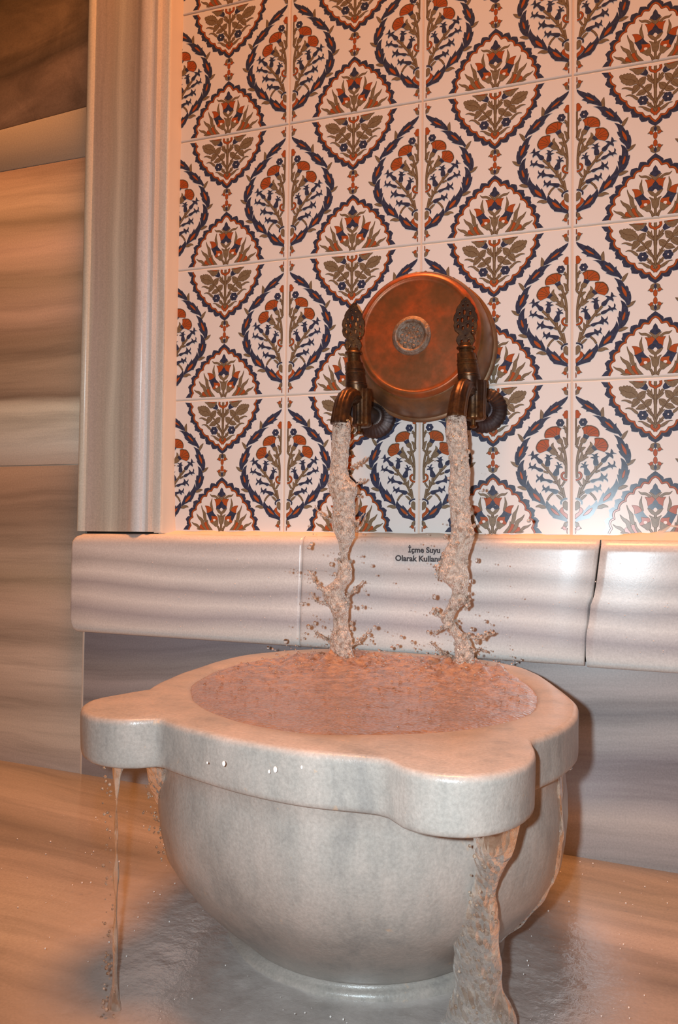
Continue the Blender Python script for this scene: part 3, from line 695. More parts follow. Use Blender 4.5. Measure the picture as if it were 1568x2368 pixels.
for z, f, bl in [(-.615, .945, .0), (-.635, .955, .05), (-.655, .955, .10), (-.675, .945, .18), (-.695, .925, .28), (-.712, .885, .38), (-.728, .835, .5), (-.743, .775, .6), (-.757, .71, .7), (-.769, .655, .8), (-.779, .61, .9), (-.786, .58, 1.0)]:
    R = {-.615: .2, -.635: .2, -.655: .199, -.675: .1985, -.695: .195, -.712: .1865, -.728: .178, -.743: .1675, -.757: .1555, -.769: .1440, -.779: .1345, -.786: .1285}[z]
    rings_b.append(ring(sc(rP, f), z, 0, (.015, -.275, R), bl, wob=.0012))
rings_b += [ring(rP, -.7885, 0, (.013, -.271, .1275), 1), ring(rP, -.7905, 0, (.011, -.270, .1370), 1, .001), ring(rP, -.7935, 0, (.012, -.270, .1400), 1, .001), ring(rP, -.806, 0, (.012, -.270, .1400), 1, .001)]
bm_ = Mesh(); bm_.rings(rings_b)
basin = empty('marble_basin', (BC[0], BC[1], -.80))
tag(basin, 'grey-white marble wash basin with two rounded lugs, standing on the wet floor under the taps', 'basin')
bo = build('bowl_body', bm_.v, [tuple(reversed(f)) for f in bm_.f], M_basin, basin, midx=bm_.m, sharp=None)

# ================================================================== THE COPPER BOWL ON THE WALL
M_copper = metal('copper', (.62, .105, .020), (.36, .085, .022), .36, 70, (.17, .075, .025), .8, .35)
M_copper_side = metal('copper_side', (.27, .115, .032), (.15, .07, .025), .38, 60, (.24, .16, .11), .5, .45)
M_boss = metal('worn_boss', (.40, .32, .27), (.24, .13, .07), .4, 120, (.15, .07, .03), .5, .4)
M_brass = metal('old_brass', (.20, .090, .030), (.085, .042, .020), .33, 150, (.045, .03, .028), .75)
M_dkbrass = metal('dark_brass', (.065, .045, .045), (.040, .030, .036), .38, 90, (.13, .10, .085), .5)
CB = (.0062, -.1478)
cbowl = empty('copper_bowl', (CB[0], -.004, CB[1]))
tag(cbowl, 'round shallow copper bowl hung flat against the tiles behind the two taps', 'bowl')
FB = (CB[0] + .0045, CB[1] + .0058)      # the base sits a little off the rim's centre: a hand-beaten bowl
def lathe_off(m, prof, n=96):
    rs = []
    for y, r, t in prof:
        cx, cz = CB[0] + (FB[0] - CB[0]) * t, CB[1] + (FB[1] - CB[1]) * t
        rs.append([(cx + r * math.cos(2 * pi * j / n), y, cz + r * math.sin(2 * pi * j / n)) for j in range(n)])
    m.rings(rs)
m = Mesh(); lathe_off(m, [(-.0035, .0975, 0), (-.0035, .0992, 0), (-.0055, .1000, 0), (-.0080, .0995, 0), (-.0090, .0980, 0), (-.0095, .0952, 0), (-.0125, .0943, .02), (-.022, .0938, .15), (-.034, .0922, .4), (-.045, .0895, .65), (-.054, .0855, .9), (-.0575, .0832, 1), (-.058, .0800, 1)])
m.build('side_wall', M_copper_side, cbowl, sharp=55)
m = Mesh(); m.lathe_y(FB, [(-.054, .0826), (-.0590, .0820), (-.0622, .0796), (-.0640, .0772), (-.0646, .0754), (-.0640, .0738), (-.0628, .0726), (-.0628, .0700), (-.0634, .0500), (-.0640, .0340), (-.0642, .0200)], 96)
m.build('base_plate', M_copper, cbowl, sharp=60)
BO = (.0036, -.1432)
m = Mesh(); m.lathe_y(BO, [(-.058, .0262), (-.0644, .0258), (-.0654, .0240), (-.0664, .0226), (-.0676, .0216), (-.0678, .0202), (-.0670, .0186), (-.0650, .0176), (-.0644, .0165), (-.0652, .008), (-.0656, .002)], 60)
boss = m.build('boss', M_boss, cbowl, sharp=60)
nt = M_boss.node_tree; bp = [n for n in nt.nodes if n.type == 'BUMP'][0]; bp.inputs['Strength'].default_value = .8; bp.inputs['Distance'].default_value = .003
m = Mesh()
for k in range(26):
    a = k * 2.4; r = .0034 * math.sqrt(k + .5) * .86
    v, f = ico_sphere((BO[0] + r * math.cos(a), -.0652, BO[1] + r * math.sin(a)), .0015 + .0006 * (k % 3), 2, (1, .45, 1)); m.add(v, f)
m.build('hammered_dots', M_boss, boss)

# ================================================================== THE TWO TAPS
def holes_plate(name, outline, holes, thick, mat, parent, pos, yaw):
    cu = bpy.data.curves.new(name, 'CURVE'); cu.dimensions = '2D'; cu.fill_mode = 'BOTH'; cu.extrude = thick / 2; cu.bevel_depth = .0006; cu.bevel_resolution = 2
    def spl(pts):
        s = cu.splines.new('POLY'); s.points.add(len(pts) - 1)
        for i, (x, y) in enumerate(pts): s.points[i].co = (x, y, 0, 1)
        s.use_cyclic_u = True
    spl(outline)
    for (hx, hy, rx, ry) in holes: spl([(hx + rx * math.cos(2 * pi * q / 12), hy + ry * math.sin(2 * pi * q / 12)) for q in range(12)])
    tmp = bpy.data.objects.new(name, cu); COL.objects.link(tmp)
    dg = bpy.context.evaluated_depsgraph_get(); me = bpy.data.meshes.new_from_object(tmp.evaluated_get(dg))
    bpy.data.objects.remove(tmp); bpy.data.curves.remove(cu)
    cy, sy = math.cos(yaw), math.sin(yaw)
    for v in me.vertices:
        x, z, y = v.co.x, v.co.y, -v.co.z
        v.co = (x * cy - y * sy, x * sy + y * cy, z)
    me.materials.clear(); me.materials.append(mat)
    o = bpy.data.objects.new(name, me); COL.objects.link(o); o.parent = parent
    pw = parent_world(parent); o.location = (pos[0] - pw.x, pos[1] - pw.y, pos[2] + ZO - pw.z)
    for p in me.polygons: p.use_smooth = True
    me.set_sharp_from_angle(angle=math.radians(40))
    return o

def tap(xb, xf, zf, zc, lean, label, spdx, yaw, h_top):
    """xb: axis of the upright body, xf/zf: centre of the wall flange, zc: collar under the handle"""
    root = empty('brass_tap', (xf, 0, zf)); tag(root, label, 'tap')
    X = lambda z: xb + lean * (z - zc)
    YB = -.084
    m = Mesh()
    P = [(0.0, .0300), (-.0028, .0300), (-.0045, .0292), (-.0062, .0262), (-.0085, .0205), (-.0100, .0165), (-.0112, .0150), (-.0135, .0146), (-.0150, .0130), (-.0150, .0110)]
    m.lathe_y((xf, zf), [(y, r) for y, r in P], 96, .022, 30); m.build('wall_flange', M_dkbrass, root, sharp=60)
    m = Mesh(); m.lathe_y((xf, zf), [(-.012, .0105), (-.030, .0105), (-.050, .0112), (-.066, .0125), (-.072, .0140), (-.078, .0140)], 40); m.tube([(xf, -.070, zf), ((xf + X(zf)) / 2, -.078, zf), (X(zf), YB, zf)], [.0125, .0125, .0125]); m.build('supply_pipe', M_dkbrass, root, sharp=60)
    # lower fluted body
    m = Mesh(); z0 = zf - .0245
    m.lathe_z((X(zf) + .0045, YB + .003), [(z0 - .001, .0050), (z0, .0100), (z0 + .002, .0122), (z0 + .004, .0128), (z0 + .008, .0118), (zf, .0122), (zf + .014, .0128), (zf + .020, .0128), (zf + .024, .0122)], 48, .05, 10)
    m.build('valve_body', M_brass, root, sharp=60)
    # upright bonnet, narrowing upwards in turned steps
    m = Mesh(); q = []
    for z, r in [(zf + .010, .0136), (zf + .026, .0136), (zf + .0275, .0143), (zf + .0295, .0143), (zf + .0300, .0136), (zf + .0320, .0140), (zf + .0325, .0134), (zf + .044, .0128), (zf + .0443, .0132), (zf + .0453, .0132), (zf + .0456, .0125), (zf + .0490, .0122), (zf + .0493, .0127), (zf + .0502, .0127), (zf + .0505, .0120), (zf + .0585, .0113), (zf + .0590, .0098)]: q.append((z, r))
    n = 48
    m.rings([[(X(z) + r * math.cos(2 * pi * j / n), YB + r * math.sin(2 * pi * j / n), z) for j in range(n)] for z, r in q]); m.build('bonnet', M_brass, root, sharp=35)
    m = Mesh(); m.rings([[(X(z) + r * math.cos(2 * pi * j / n), YB + r * math.sin(2 * pi * j / n), z) for j in range(n)] for z, r in [(zf + .0585, .0086), (zf + .0650, .0082), (zc - .004, .0086), (zc - .0035, .0106), (zc - .0020, .0114), (zc - .0005, .0106), (zc, .0080), (zc + .004, .0074)]]); m.build('collar', M_brass, root, sharp=35)
    # openwork handle
    H = h_top - zc
    half = [(.0050, 0), (.0085, .0035), (.0108, .0085), (.0098, .0125), (.0070, .0165), (.0098, .0195), (.0128, .0225), (.0140, .0275), (.0132, .0320), (.0144, .0360), (.0136, .0410), (.0112, .0450), (.0112, .0480), (.0092, .0525), (.0062, .0560), (.0052, .0590), (.0024, .0620), (0, .0645)]
    k = H / .0645
    ol = [(x, y * k) for x, y in half] + [(-x, y * k) for x, y in reversed(half[:-1])]
    ho = [(-.0042, .0075, .0018, .0028), (.0042, .0075, .0018, .0028), (0, .0150, .0010, .0013), (-.0088, .0270, .0019, .0030), (-.0030, .0245, .0018, .0032), (.0030, .0275, .0019, .0033), (.0088, .0250, .0016, .0026), (-.0092, .0355, .0016, .0027), (-.0040, .0350, .0021, .0038), (.0035, .0372, .0019, .0035), (.0090, .0340, .0016, .0028),
          (-.0070, .0435, .0014, .0022), (-.0012, .0450, .0021, .0040), (.0058, .0435, .0018, .0030), (-.0030, .0535, .0012, .0020), (.0028, .0535, .0013, .0021), (0, .0590, .0009, .0012), (-.0110, .0310, .0008, .0010), (.0112, .0305, .0008, .0010), (.0008, .0315, .0007, .0009)]
    holes_plate('handle', ol, [(x, y * k, a, b * k) for x, y, a, b in ho], .0035, M_brass, root, (X(zc), YB - .001, zc - .001), yaw)
    m = Mesh(); v, f = ico_sphere((X(zc) + .0098, YB - .004, zc + .0165 * k), .0030, 2); m.add(v, f); m.build('handle_bead', M_brass, root)
    # spout
    m = Mesh(); xs = X(zf + .012) + spdx * .15
    path = [(xs + .002, YB - .002, zf + .011), (xs, YB - .012, zf + .013), (xs + spdx * .3, YB - .022, zf + .0128), (xs + spdx * .5, YB - .031, zf + .008), (xs + spdx * .7, YB - .038, zf - .001), (xs + spdx * .85, YB - .0415, zf - .012), (xs + spdx, YB - .0430, zf - .0225), (xs + spdx, YB - .0432, zf - .0245), (xs + spdx, YB - .0434, zf - .0265)]
    m.tube(path, [.0090, .0098, .0104, .0108, .0110, .0111, .0112, .0118, .0116], 48, .045, 10); m.build('spout', M_brass, root, sharp=60)
    # drain screw under the valve
    m = Mesh(); m.lathe_z((X(zf) + .003, YB - .004), [(z0 - .0105, .0020), (z0 - .0100, .0036), (z0 - .0085, .0044), (z0 - .0070, .0036), (z0 - .0062, .0026), (z0 + .002, .0026)], 20); m.build('drain_screw', M_brass, root, sharp=50)
    return root
tap(-.0688, -.0630, -.2375, -.1640, -.10, 'brass tap with pierced handle, its flange below the left side of the copper bowl', -.0075, .35, -.0995)
tap(.0775, .0885, -.2345, -.1670, -.12, 'brass tap with pierced handle standing in front of the right side of the copper bowl', -.0075, .12, -.1045)

# ================================================================== STICKER
M_stick = None
m_, nt, b = new_mat('clear_film'); b.inputs['Base Color'].default_value = (.55, .58, .6, 1); b.inputs['Roughness'].default_value = .2
tr = N(nt, 'ShaderNodeBsdfTransparent'); mx = N(nt, 'ShaderNodeMixShader'); mx.inputs[0].default_value = .05
nt.links.new(tr.outputs[0], mx.inputs[1]); nt.links.new(b.outputs[0], mx.inputs[2]); nt.links.new(mx.outputs[0], nt.nodes['Material Output'].inputs[0])
m = Mesh(); m.box(-.0275, .0640, -.03175, -.0312, -.4425, -.4140)
stk = m.build('sticker', m_, origin=(-.0275, -.0316, -.4425), smooth=False)
tag(stk, 'clear label with two lines of black lettering stuck on the marble ledge', 'sticker')
M_ink = flat('ink', (.035, .028, .035), .5)
def text(body, x, z, size, name):
    cu = bpy.data.curves.new(name, 'FONT'); cu.body = body; cu.size = size; cu.align_x = 'CENTER'; cu.extrude = .00005; cu.offset = size * .035; cu.resolution_u = 4
    t = bpy.data.objects.new(name, cu); COL.objects.link(t)
    dg = bpy.context.evaluated_depsgraph_get(); me = bpy.data.meshes.new_from_object(t.evaluated_get(dg)); bpy.data.objects.remove(t)
    xs = [v.co.x for v in me.vertices]; w_ = max(xs) - min(xs)
    me.materials.clear(); me.materials.append(M_ink)
    o = bpy.data.objects.new(name, me); COL.objects.link(o); o.parent = stk
    pw = parent_world(stk); o.location = (x - pw.x, -.0319 - pw.y, z + ZO - pw.z); o.rotation_euler = (pi / 2, 0, 0)
    return o, w_
t1, w1 = text('İçme Suyu', .0155, -.4238, .0105, 'lettering'); k = .0432 / w1; t1.scale = (k, k, 1)
t2, w2 = text('Olarak Kullanılmaz', .0160, -.4353, .0105, 'lettering'); k = .0800 / w2; t2.scale = (k, k, 1)

# ================================================================== WATER
M_stream = water_mat('stream_water', foam=.75, foamcol=(.95, .79, .67), tint=(1, .93, .86), scale=330, bump=.9, rough=.02, lo=.38, hi=.56, stretch=.6)
M_drop = water_mat('drop_water', foam=.0, scale=200, bump=.1, rough=.0)
M_pool = water_mat('pool_water', foam=.75, foamcol=(.52, .35, .24), tint=(1, .74, .54), scale=120, bump=.35, rough=.06, lo=.42, hi=.64, mask=((-.42, -.14), 1), body=((.21, .105, .058), .72))
M_film = film_mat('film_water')
def stream(name, label, rows, depth, yof, n=40, amp=.0016, fq=170, step=.0025, origin=None, zs=.8):
    """rows (z, y, x_left, x_right) top to bottom"""
    m = Mesh(); rs = []
    z_top, z_bot = rows[0][0], rows[-1][0]; K = int((z_top - z_bot) / step)
    for i in range(K + 1):
        z = z_top - (z_top - z_bot) * i / K
        for a, c in zip(rows, rows[1:]):
            if z >= c[0] - 1e-9: break
        t = (a[0] - z) / max(a[0] - c[0], 1e-9); ia = rows.index(a); pa = rows[max(ia - 1, 0)]; pd = rows[min(ia + 2, len(rows) - 1)]
        y, xl, xr = (.5 * (2 * a[q] + (c[q] - pa[q]) * t + (2 * pa[q] - 5 * a[q] + 4 * c[q] - pd[q]) * t * t + (3 * a[q] - pa[q] - 3 * c[q] + pd[q]) * t ** 3) for q in (1, 2, 3))
        ring_ = []
        for j in range(n):
            th = 2 * pi * j / n; cx = (xl + xr) / 2; rx = (xr - xl) / 2; ry = min(rx, .012) * depth
            x_, y_ = cx + rx * math.cos(th), y + ry * math.sin(th)
            fr = min(1, i / 6)
            nn = noise.noise(Vector((x_ * fq, y_ * fq, z * fq * zs))) + .6 * noise.noise(Vector((x_ * fq * 2.3, y_ * fq * 2.3, z * fq * 2.3 * zs)))
            nn *= amp * fr
            ring_.append((x_ + nn * math.cos(th), y_ + nn * math.sin(th), z))
        rs.append(ring_)
    m.rings(rs)
    o = m.build(name, M_stream, origin=origin or (rows[0][2], rows[0][1], z_bot)); return m, o
def arms(m, lst):
    for path, r0, r1 in lst:
        P = []
        for i in range(len(path) - 1):
            for k in range(6):
                t = k / 6; P.append(tuple(path[i][q] * (1 - t) + path[i + 1][q] * t + .0012 * noise.noise(Vector((path[i][0] * 50 + t * 3, q * 7, i))) for q in range(3)))
        P.append(path[-1])
        for q in range(22):   # beads thrown off along the arm
            t = random.random() ** .8; s_ = P[min(int(t * len(P)), len(P) - 1)]; rr = (r0 * (1 - t) + r1 * t) * random.uniform(.35, .95)
            v, f = ico_sphere((s_[0] + random.gauss(0, r0 * .45), s_[1] + random.gauss(0, .003), s_[2] + random.gauss(0, r0 * .45)), rr, 1, (1, 1, random.uniform(.8, 1.3))); m.add(v, f)
        R = [.55 * (r0 + (r1 - r0) * i / (len(P) - 1)) * (1 + .35 * math.sin(i * 1.9)) for i in range(len(P))]
        m.tube(P, R, 12)
def finish(mm, name, label, cat, origin, mat=None):
    o = mm.build(name, mat or M_stream, origin=origin); tag(o, label, cat); return o
YL, YR = -.1255, -.1270
rowsL = [(-.2595, -.0798, -.0584), (-.274, -.0815, -.0580), (-.307, -.082, -.0598), (-.328, -.084, -.0601), (-.342, -.0867, -.0481), (-.355, -.0808, -.0502), (-.371, -.0783, -.0511), (-.39, -.0803, -.0497), (-.406, -.0733, -.0518), (-.425, -.0685, -.06), (-.441, -.0705, -.0547), (-.457, -.0749, -.0545), (-.471, -.0907, -.0639), (-.484, -.0882, -.0609), (-.495, -.0806, -.0574), (-.511, -.0753, -.0583), (-.527, -.0796, -.0537), (-.542, -.0817, -.0518), (-.562, -.086, -.046)]
rowsR = [(-.2575, .0650, .0860), (-.279, .0625, .088), (-.31, .0677, .0898), (-.331, .0679, .0915), (-.351, .066, .0906), (-.371, .0682, .0913), (-.402, .07, .097), (-.417, .0634, .0931), (-.433, .0594, .0892), (-.45, .0564, .0913), (-.465, .0711, .0894), (-.481, .0671, .0875), (-.486, .065, .0804), (-.499, .0579, .0733), (-.511, .0642, .0806), (-.523, .0746, .0924), (-.538, .0757, .0975), (-.562, .070, .100)]
def grow(m, rows, y, depth=.85, **kw):
    mm, o = stream('tmp', '', [(z, y, a, b) for z, a, b in rows], depth, 0, **kw)
    me = o.data; bpy.data.objects.remove(o); bpy.data.meshes.remove(me); m.add(mm.v, mm.f)
ml = Mesh(); grow(ml, rowsL, YL)
arms(ml, [([(-.060, YL, -.480), (-.050, YL + .004, -.468), (-.040, YL + .006, -.458)], .0035, .0012), ([(-.085, YL, -.478), (-.099, YL - .004, -.462), (-.108, YL - .006, -.448)], .0045, .0012), ([(-.083, YL, -.490), (-.100, YL - .003, -.484), (-.106, YL - .004, -.474)], .003, .001),
          ([(-.052, YL, -.392), (-.044, YL - .006, -.385), (-.038, YL - .008, -.377)], .0032, .001), ([(-.080, YL, -.385), (-.093, YL, -.378), (-.103, YL, -.368)], .003, .001), ([(-.056, YL, -.345), (-.046, YL, -.338), (-.037, YL, -.334)], .003, .001), ([(-.056, YL, -.318), (-.048, YL + .02, -.310), (-.043, YL + .02, -.304)], .0025, .001), ([(-.056, YL, -.54), (-.040, YL, -.53), (-.031, YL, -.518)], .003, .0009), ([(-.080, YL, -.535), (-.094, YL, -.527), (-.102, YL, -.523)], .003, .0009)])
for k in range(70):
    t = random.random(); z = -.33 - t * .21; a = random.random() * 2 * pi
    r_ = [q for q in rowsL if q[0] <= z][0]; cx = (r_[1] + r_[2]) / 2; hw = (r_[2] - r_[1]) / 2
    v, f = ico_sphere((cx + hw * 1.05 * math.cos(a), YL + hw * .8 * math.sin(a), z), random.uniform(.001, .0032), 1, (1, 1, 1.2)); ml.add(v, f)
finish(ml, 'water_stream', 'frothy stream of water falling from the left tap, narrow and kinked over the ledge', 'water', (-.069, YL, -.557))
mr = Mesh(); grow(mr, rowsR, YR)
arms(mr, [([(.067, YR, -.499), (.057, YR - .002, -.495), (.049, YR - .004, -.487)], .0040, .0022), ([(.072, YR, -.505), (.060, YR, -.512), (.049, YR - .003, -.518)], .0035, .0012), ([(.085, YR, -.517), (.102, YR - .003, -.520), (.119, YR - .004, -.514)], .0048, .0018), ([(.090, YR, -.54), (.103, YR, -.533), (.111, YR, -.535)], .003, .001), ([(.088, YR, -.47), (.092, YR, -.478), (.088, YR, -.487)], .0032, .002), ([(.060, YR, -.43), (.053, YR, -.44), (.055, YR, -.452)], .0032, .0012), ([(.075, YR, -.545), (.058, YR, -.538), (.045, YR, -.528)], .003, .0008)])
for k in range(100):
    t = random.random(); z = -.30 - t * .24; a = random.random() * 2 * pi
    r_ = [q for q in rowsR if q[0] <= z][0]; cx = (r_[1] + r_[2]) / 2; hw = (r_[2] - r_[1]) / 2
    v, f = ico_sphere((cx + hw * 1.0 * math.cos(a), YR + hw * .8 * math.sin(a), z), random.uniform(.001, .0034), 1, (1, 1, 1.15)); mr.add(v, f)
finish(mr, 'water_stream', 'wide frothy stream of water falling from the right tap across the lettering', 'water', (.0755, YR, -.557))

# splash drops in the air between the taps and the basin
DR = [(-0.114, -0.414), (-0.102, -0.418), (0.096, -0.431), (-0.043, -0.428), (-0.034, -0.44), (-0.085, -0.439), (-0.104, -0.449), (-0.106, -0.487), (-0.04, -0.476), (-0.045, -0.49), (-0.033, -0.488), (-0.106, -0.514), (-0.099, -0.514), (-0.091, -0.517), (-0.015, -0.511), (-0.034, -0.525), (0.054, -0.473), (0.107, -0.503), (0.118, -0.503), (0.094, -0.511), (0.047, -0.493), (0.044, -0.516), (-0.024, -0.451), (-0.028, -0.53), (-0.127, -0.449), (-0.12, -0.449), (-0.077, -0.433), (-0.132, -0.492), (0.052, -0.454), (0.092, -0.455), (0.094, -0.468), (-0.152, -0.541), (-0.172, -0.549), (-0.004, -0.539), (0.007, -0.534), (0.026, -0.528), (0.012, -0.523), (-0.041, -0.334), (-0.049, -0.335), (-0.047, -0.354), (-0.101, -0.392), (0.105, -0.347), (0.095, -0.394), (0.162, -0.384)]
sp = Mesh()
for k, (x, z) in enumerate(DR):
    r = random.uniform(.0013, .0030) * (1.25 if k in (16, 0, 3) else 1)
    v, f = ico_sphere((x, -.125 + random.uniform(-.03, .03), z), r, 2, (1, 1, random.uniform(.9, 1.35))); sp.add(v, f)
for k in range(200):
    side = random.random() < .5; cx = -.07 if side else .08
    x = random.gauss(cx, .030); z = random.triangular(-.555, -.30, -.53); v, f = ico_sphere((x, -.125 + random.gauss(0, .028), z), random.uniform(.0004, .0012), 1); sp.add(v, f)
for k in range(260):
    x = random.uniform(-.14, .15); zz = -.552 + abs(random.gauss(0, .010)); v, f = ico_sphere((x, random.uniform(-.24, -.07), zz), random.uniform(.0005, .0017), 1); sp.add(v, f)
tag(sp.build('splash_drops', M_drop, origin=(.0, -.125, -.555)), 'clear drops of water flying round the two streams above the basin', 'water drops', kind='stuff')

# water in the basin, churned where the streams land, spilling over the back of the rim
WAT = [(-.1235, -.3868), (-.148, -.340), (-.161, -.285), (-.166, -.2414), (-.160, -.185), (-.140, -.130), (-.100, -.085), (-.040, -.066), (.03, -.068), (.095, -.085), (.140, -.130), (.163, -.185), (.175, -.2427), (.1803, -.2767), (.1795, -.3456), (.1524, -.405), (.117, -.443), (.0728, -.4667), (.0425, -.479), (.0108, -.479), (-.028, -.4675), (-.0700, -.4430), (-.104, -.411)]
rW = [max(a, c + .0035) for a, c in zip(polar(WAT), rH)]
def wz(x, y):
    d1 = math.hypot(x + .066, y + .125); d2 = math.hypot(x - .083, y + .127)
    e = math.exp(-(d1 / .055) ** 2) + math.exp(-(d2 / .055) ** 2); back = max(0, min(1, (y + .40) / .28))
    a = .0010 + .0018 * back + .0075 * e
    h = noise.noise(Vector((x * 60, y * 34, 0))) + .6 * noise.noise(Vector((x * 130, y * 90, 3))) + .35 * noise.noise(Vector((x * 300, y * 240, 5)))
    return -.5562 + a * h + .0035 * e + .0022 * back
pm = Mesh(); rs = []
M_R = 70
for i in range(M_R + 1):
    s = i / M_R if i else .004; ring_ = []
    for k in range(NA):
        a = 2 * pi * k / NA; r = rW[k] * s; x, y = BC[0] + r * math.cos(a), BC[1] + r * math.sin(a)
        edge = max(0, (s - .95) / .05); z = wz(x, y) * (1 - edge) + edge * (-.5578 if y < -.13 else -.5545)
        ring_.append((x, y, z))
    rs.append(ring_)
rs.append([(BC[0] + rW[k] * 1.0 * math.cos(2 * pi * k / NA), BC[1] + rW[k] * math.sin(2 * pi * k / NA), -.566 if BC[1] + rW[k] * math.sin(2 * pi * k / NA) < -.13 else -.5556) for k in range(NA)])
rs.append([(BC[0] + rH[k] * .97 * math.cos(2 * pi * k / NA), BC[1] + rH[k] * .97 * math.sin(2 * pi * k / NA), -.580) for k in range(NA)])
rs.append([(BC[0] + rH[k] * .80 * math.cos(2 * pi * k / NA), BC[1] + rH[k] * .80 * math.sin(2 * pi * k / NA), -.640) for k in range(NA)])
pm.rings(rs)
tag(pm.build('basin_water', M_pool, origin=(BC[0], BC[1], -.64)), 'churning water filling the marble basin to its rim', 'water')
bb = Mesh()
for k in range(420):
    a = random.random() * 2 * pi; s = math.sqrt(random.random()) * .95; i = int(a / (2 * pi) * NA) % NA
    x, y = BC[0] + rW[i] * s * math.cos(a), BC[1] + rW[i] * s * math.sin(a)
    if random.random() > .25 + .75 * max(0, min(1, (y + .42) / .25)): continue
    v, f = ico_sphere((x, y, wz(x, y) + .0003), random.uniform(.0006, .0020), 1); bb.add(v, f)
tag(bb.build('water_bubbles', M_drop, origin=(BC[0], BC[1], -.556)), 'small bubbles floating on the water in the basin', 'bubbles', kind='stuff')

# overflow running down from the lugs
def runoff(rows, label, origin, depth=.6, amp=.0018, fq=80):
    rows = [(rows[0][0] + .012,) + tuple(rows[0][1:])] + rows[1:]
    mm = Mesh(); m2, o = stream('tmp', '', rows, depth, 0, amp=amp, fq=fq, step=.003, zs=.3)
    me = o.data; bpy.data.objects.remove(o); bpy.data.meshes.remove(me); mm.add(m2.v, m2.f)
    for k in range(90):
        q = random.choice(rows[1:]); v, f = ico_sphere((random.uniform(q[2] - .003, q[3] + .003), q[1] - .008 - random.random() * .006, q[0] + random.uniform(-.02, .02)), random.uniform(.0005, .0017), 1); mm.add(v, f)
    return finish(mm, 'water_runoff', label, 'water', origin, M_run)
M_run = water_mat('runoff_water', foam=.22, foamcol=(.85, .72, .6), tint=(1, .93, .86), scale=110, bump=.8, rough=.03, lo=.50, hi=.66, stretch=.16, body=((.42, .27, .18), .16))
runoff([(-0.606, -0.5, 0.1612, 0.1933), (-0.619, -0.495, 0.1592, 0.1884), (-0.635, -0.485, 0.1589, 0.1798), (-0.652, -0.475, 0.1579, 0.174), (-0.669, -0.465, 0.1513, 0.1721), (-0.689, -0.455, 0.1451, 0.1733), (-0.711, -0.445, 0.1381, 0.1727), (-0.732, -0.435, 0.135, 0.1722), (-0.753, -0.425, 0.1339, 0.1726), (-0.772, -0.42, 0.1297, 0.1803)] + [(-.790, -.412, .1240, .1830), (-.806, -.400, .1150, .1920)], 'thick rope of overflow water pouring down under the right lug to the floor', (.17, -.42, -.80))
runoff([(-.599, -.492, -.1395, -.1272), (-.612, -.492, -.1372, -.1322), (-.630, -.492, -.1362, -.1335), (-.650, -.492, -.1368, -.1326), (-.670, -.492, -.1352, -.1330), (-.690, -.492, -.1358, -.1318), (-.712, -.492, -.1349, -.1322), (-.735, -.492, -.1360, -.1310), (-.760, -.492, -.1350, -.1318), (-.780, -.492, -.1365, -.1290), (-.796, -.492, -.1400, -.1250)], 'thin trickle of overflow water falling from the outer edge of the left lug', (-.13, -.49, -.80), amp=.0012, fq=140)
runoff([(-0.615, -0.45, -0.1339, -0.1106), (-0.634, -0.43, -0.1409, -0.1187), (-0.657, -0.41, -0.1448, -0.1293), (-0.688, -0.39, -0.149, -0.1387)], 'short sheet of overflow water running under the notch beside the left lug', (-.13, -.39, -.68), amp=.002)
m = Mesh(); rows = []
path_ = [r[int(NA * 341 / 360)] for r in rings_b[21:]]
pth = []
for p, q in zip(path_, path_[1:]): pth += [tuple(p[a] + (q[a] - p[a]) * t / 4 for a in range(3)) for t in range(4)]
ca, sa = math.cos(math.radians(-19)), math.sin(math.radians(-19))
for i, (px_, py_, pz_) in enumerate(pth):
    w_ = .0042 + .0018 * math.sin(i * .55) + .001 * math.sin(i * 1.7); th_ = .0022 + .0009 * math.sin(i * .9)
    rows.append([(px_ + ca * (th_ * math.cos(2 * pi * q / 12)) - sa * w_ * math.sin(2 * pi * q / 12), py_ + sa * (th_ * math.cos(2 * pi * q / 12)) + ca * w_ * math.sin(2 * pi * q / 12), pz_) for q in range(12)])
m.rings(rows); tag(m.build('water_runoff', M_run, origin=(.20, -.35, -.76)), 'narrow runnel of water clinging to the right side of the basin', 'water')

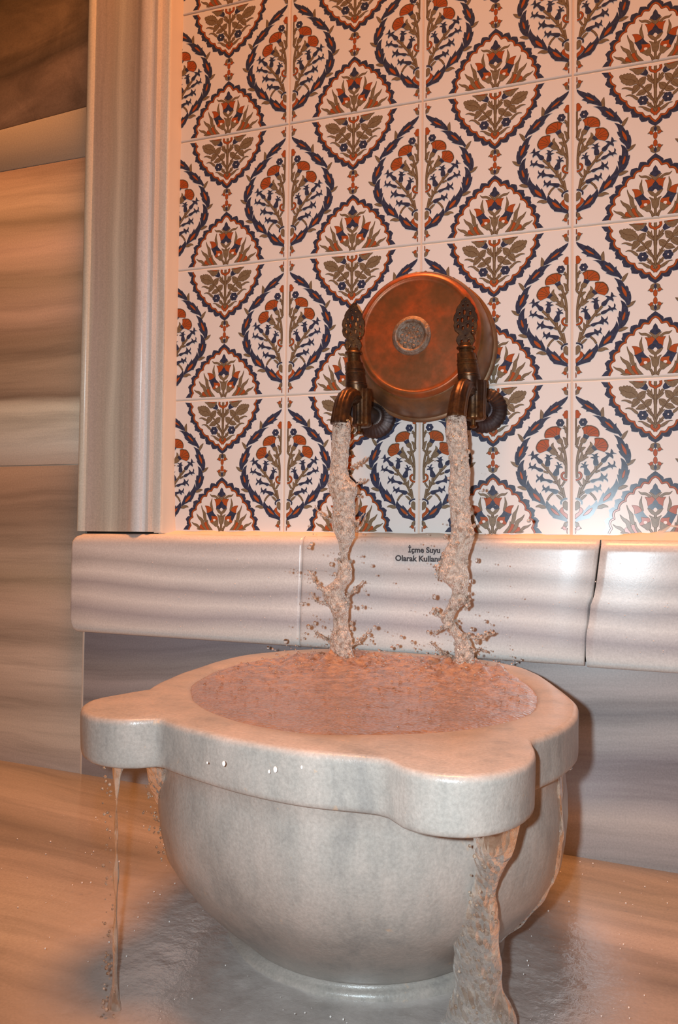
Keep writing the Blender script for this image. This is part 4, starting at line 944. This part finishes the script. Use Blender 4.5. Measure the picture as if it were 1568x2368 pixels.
# sheet of splashing water on the floor round the basin's foot
pu = Mesh(); rs = []
PC = (.03, -.30)
for i in range(60):
    s = (i + .3) / 59; ring_ = []
    for k in range(180):
        a = 2 * pi * k / 180; rr = .34 + .045 * noise.noise(Vector((math.cos(a) * 2, math.sin(a) * 2, 0))) + .02 * noise.noise(Vector((math.cos(a) * 6, math.sin(a) * 6, 4)))
        rr *= 1.0 if math.sin(a) < 0 else 1.0 - .22 * math.sin(a)
        x, y = PC[0] + rr * s * math.cos(a), PC[1] + rr * s * math.sin(a)
        y = min(y, -.002)
        e = min(1, max(0, (1 - s) * 2.2)) ** 1.5
        h = noise.noise(Vector((x * 45, y * 60, 0))) + .7 * noise.noise(Vector((x * 110, y * 120, 2)))
        ring_.append((x, y, fz(x) + .0004 + e * (.0014 + .0009 * h)))
    rs.append(ring_)
rs.append([(x, y, fz(x) - .002) for x, y, z in rs[-1]]); pu.rings(rs)
tag(pu.build('puddle', M_film, origin=(PC[0], PC[1], -.80)), 'shallow rippling pool of foamy water spreading over the floor at the foot of the basin', 'water')
fd = Mesh()
for k in range(420):
    x = random.uniform(-.45, .45); y = random.uniform(-.50, -.01)
    d = math.hypot(x - .03, y + .30)
    if d < .14 or random.random() < (d - .15) * 1.6: continue
    v, f = ico_sphere((x, y, fz(x) + .001 + (.004 if d < .33 else 0) + abs(random.gauss(0, .004 if d < .35 else .0003))), random.uniform(.0003, .0011), 1); fd.add(v, f)
M_spark = water_mat('spark_drops', foam=.75, foamcol=(.95, .90, .86), scale=200, bump=.1, rough=.0, lo=.0, hi=.1)
tag(fd.build('floor_drops', M_spark, origin=(0, -.3, -.80)), 'fine drops of water splashed over the floor around the basin', 'water drops', kind='stuff')
ld = Mesh()
for k in range(260):
    x = random.uniform(-.40, .42); z = random.uniform(-.55, -.41); v, f = ico_sphere((x, -.0312 - (.0014 if x > .236 else 0), z), random.uniform(.0003, .0009), 1, (1, .5, 1.1)); ld.add(v, f)
tag(ld.build('ledge_drops', M_spark, origin=(0, -.031, -.55)), 'tiny beads of water clinging to the face of the marble ledge', 'water drops', kind='stuff')

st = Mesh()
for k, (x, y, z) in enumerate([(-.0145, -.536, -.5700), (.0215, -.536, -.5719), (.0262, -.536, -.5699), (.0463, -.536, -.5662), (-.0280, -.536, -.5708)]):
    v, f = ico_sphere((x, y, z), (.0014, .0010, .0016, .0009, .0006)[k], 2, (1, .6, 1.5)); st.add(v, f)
M_glint = water_mat('painted_glint', foam=.95, foamcol=(.95, .90, .86), scale=200, bump=.1, rough=.0, lo=.0, hi=.1)  # white colour stands in for flash glints of blurred drops near the camera
tag(st.build('glint_drops', M_glint, origin=(0, -.536, -.57)), 'few drops on the front of the basin band, coloured white to stand in for flash glints', 'water drops', kind='stuff')
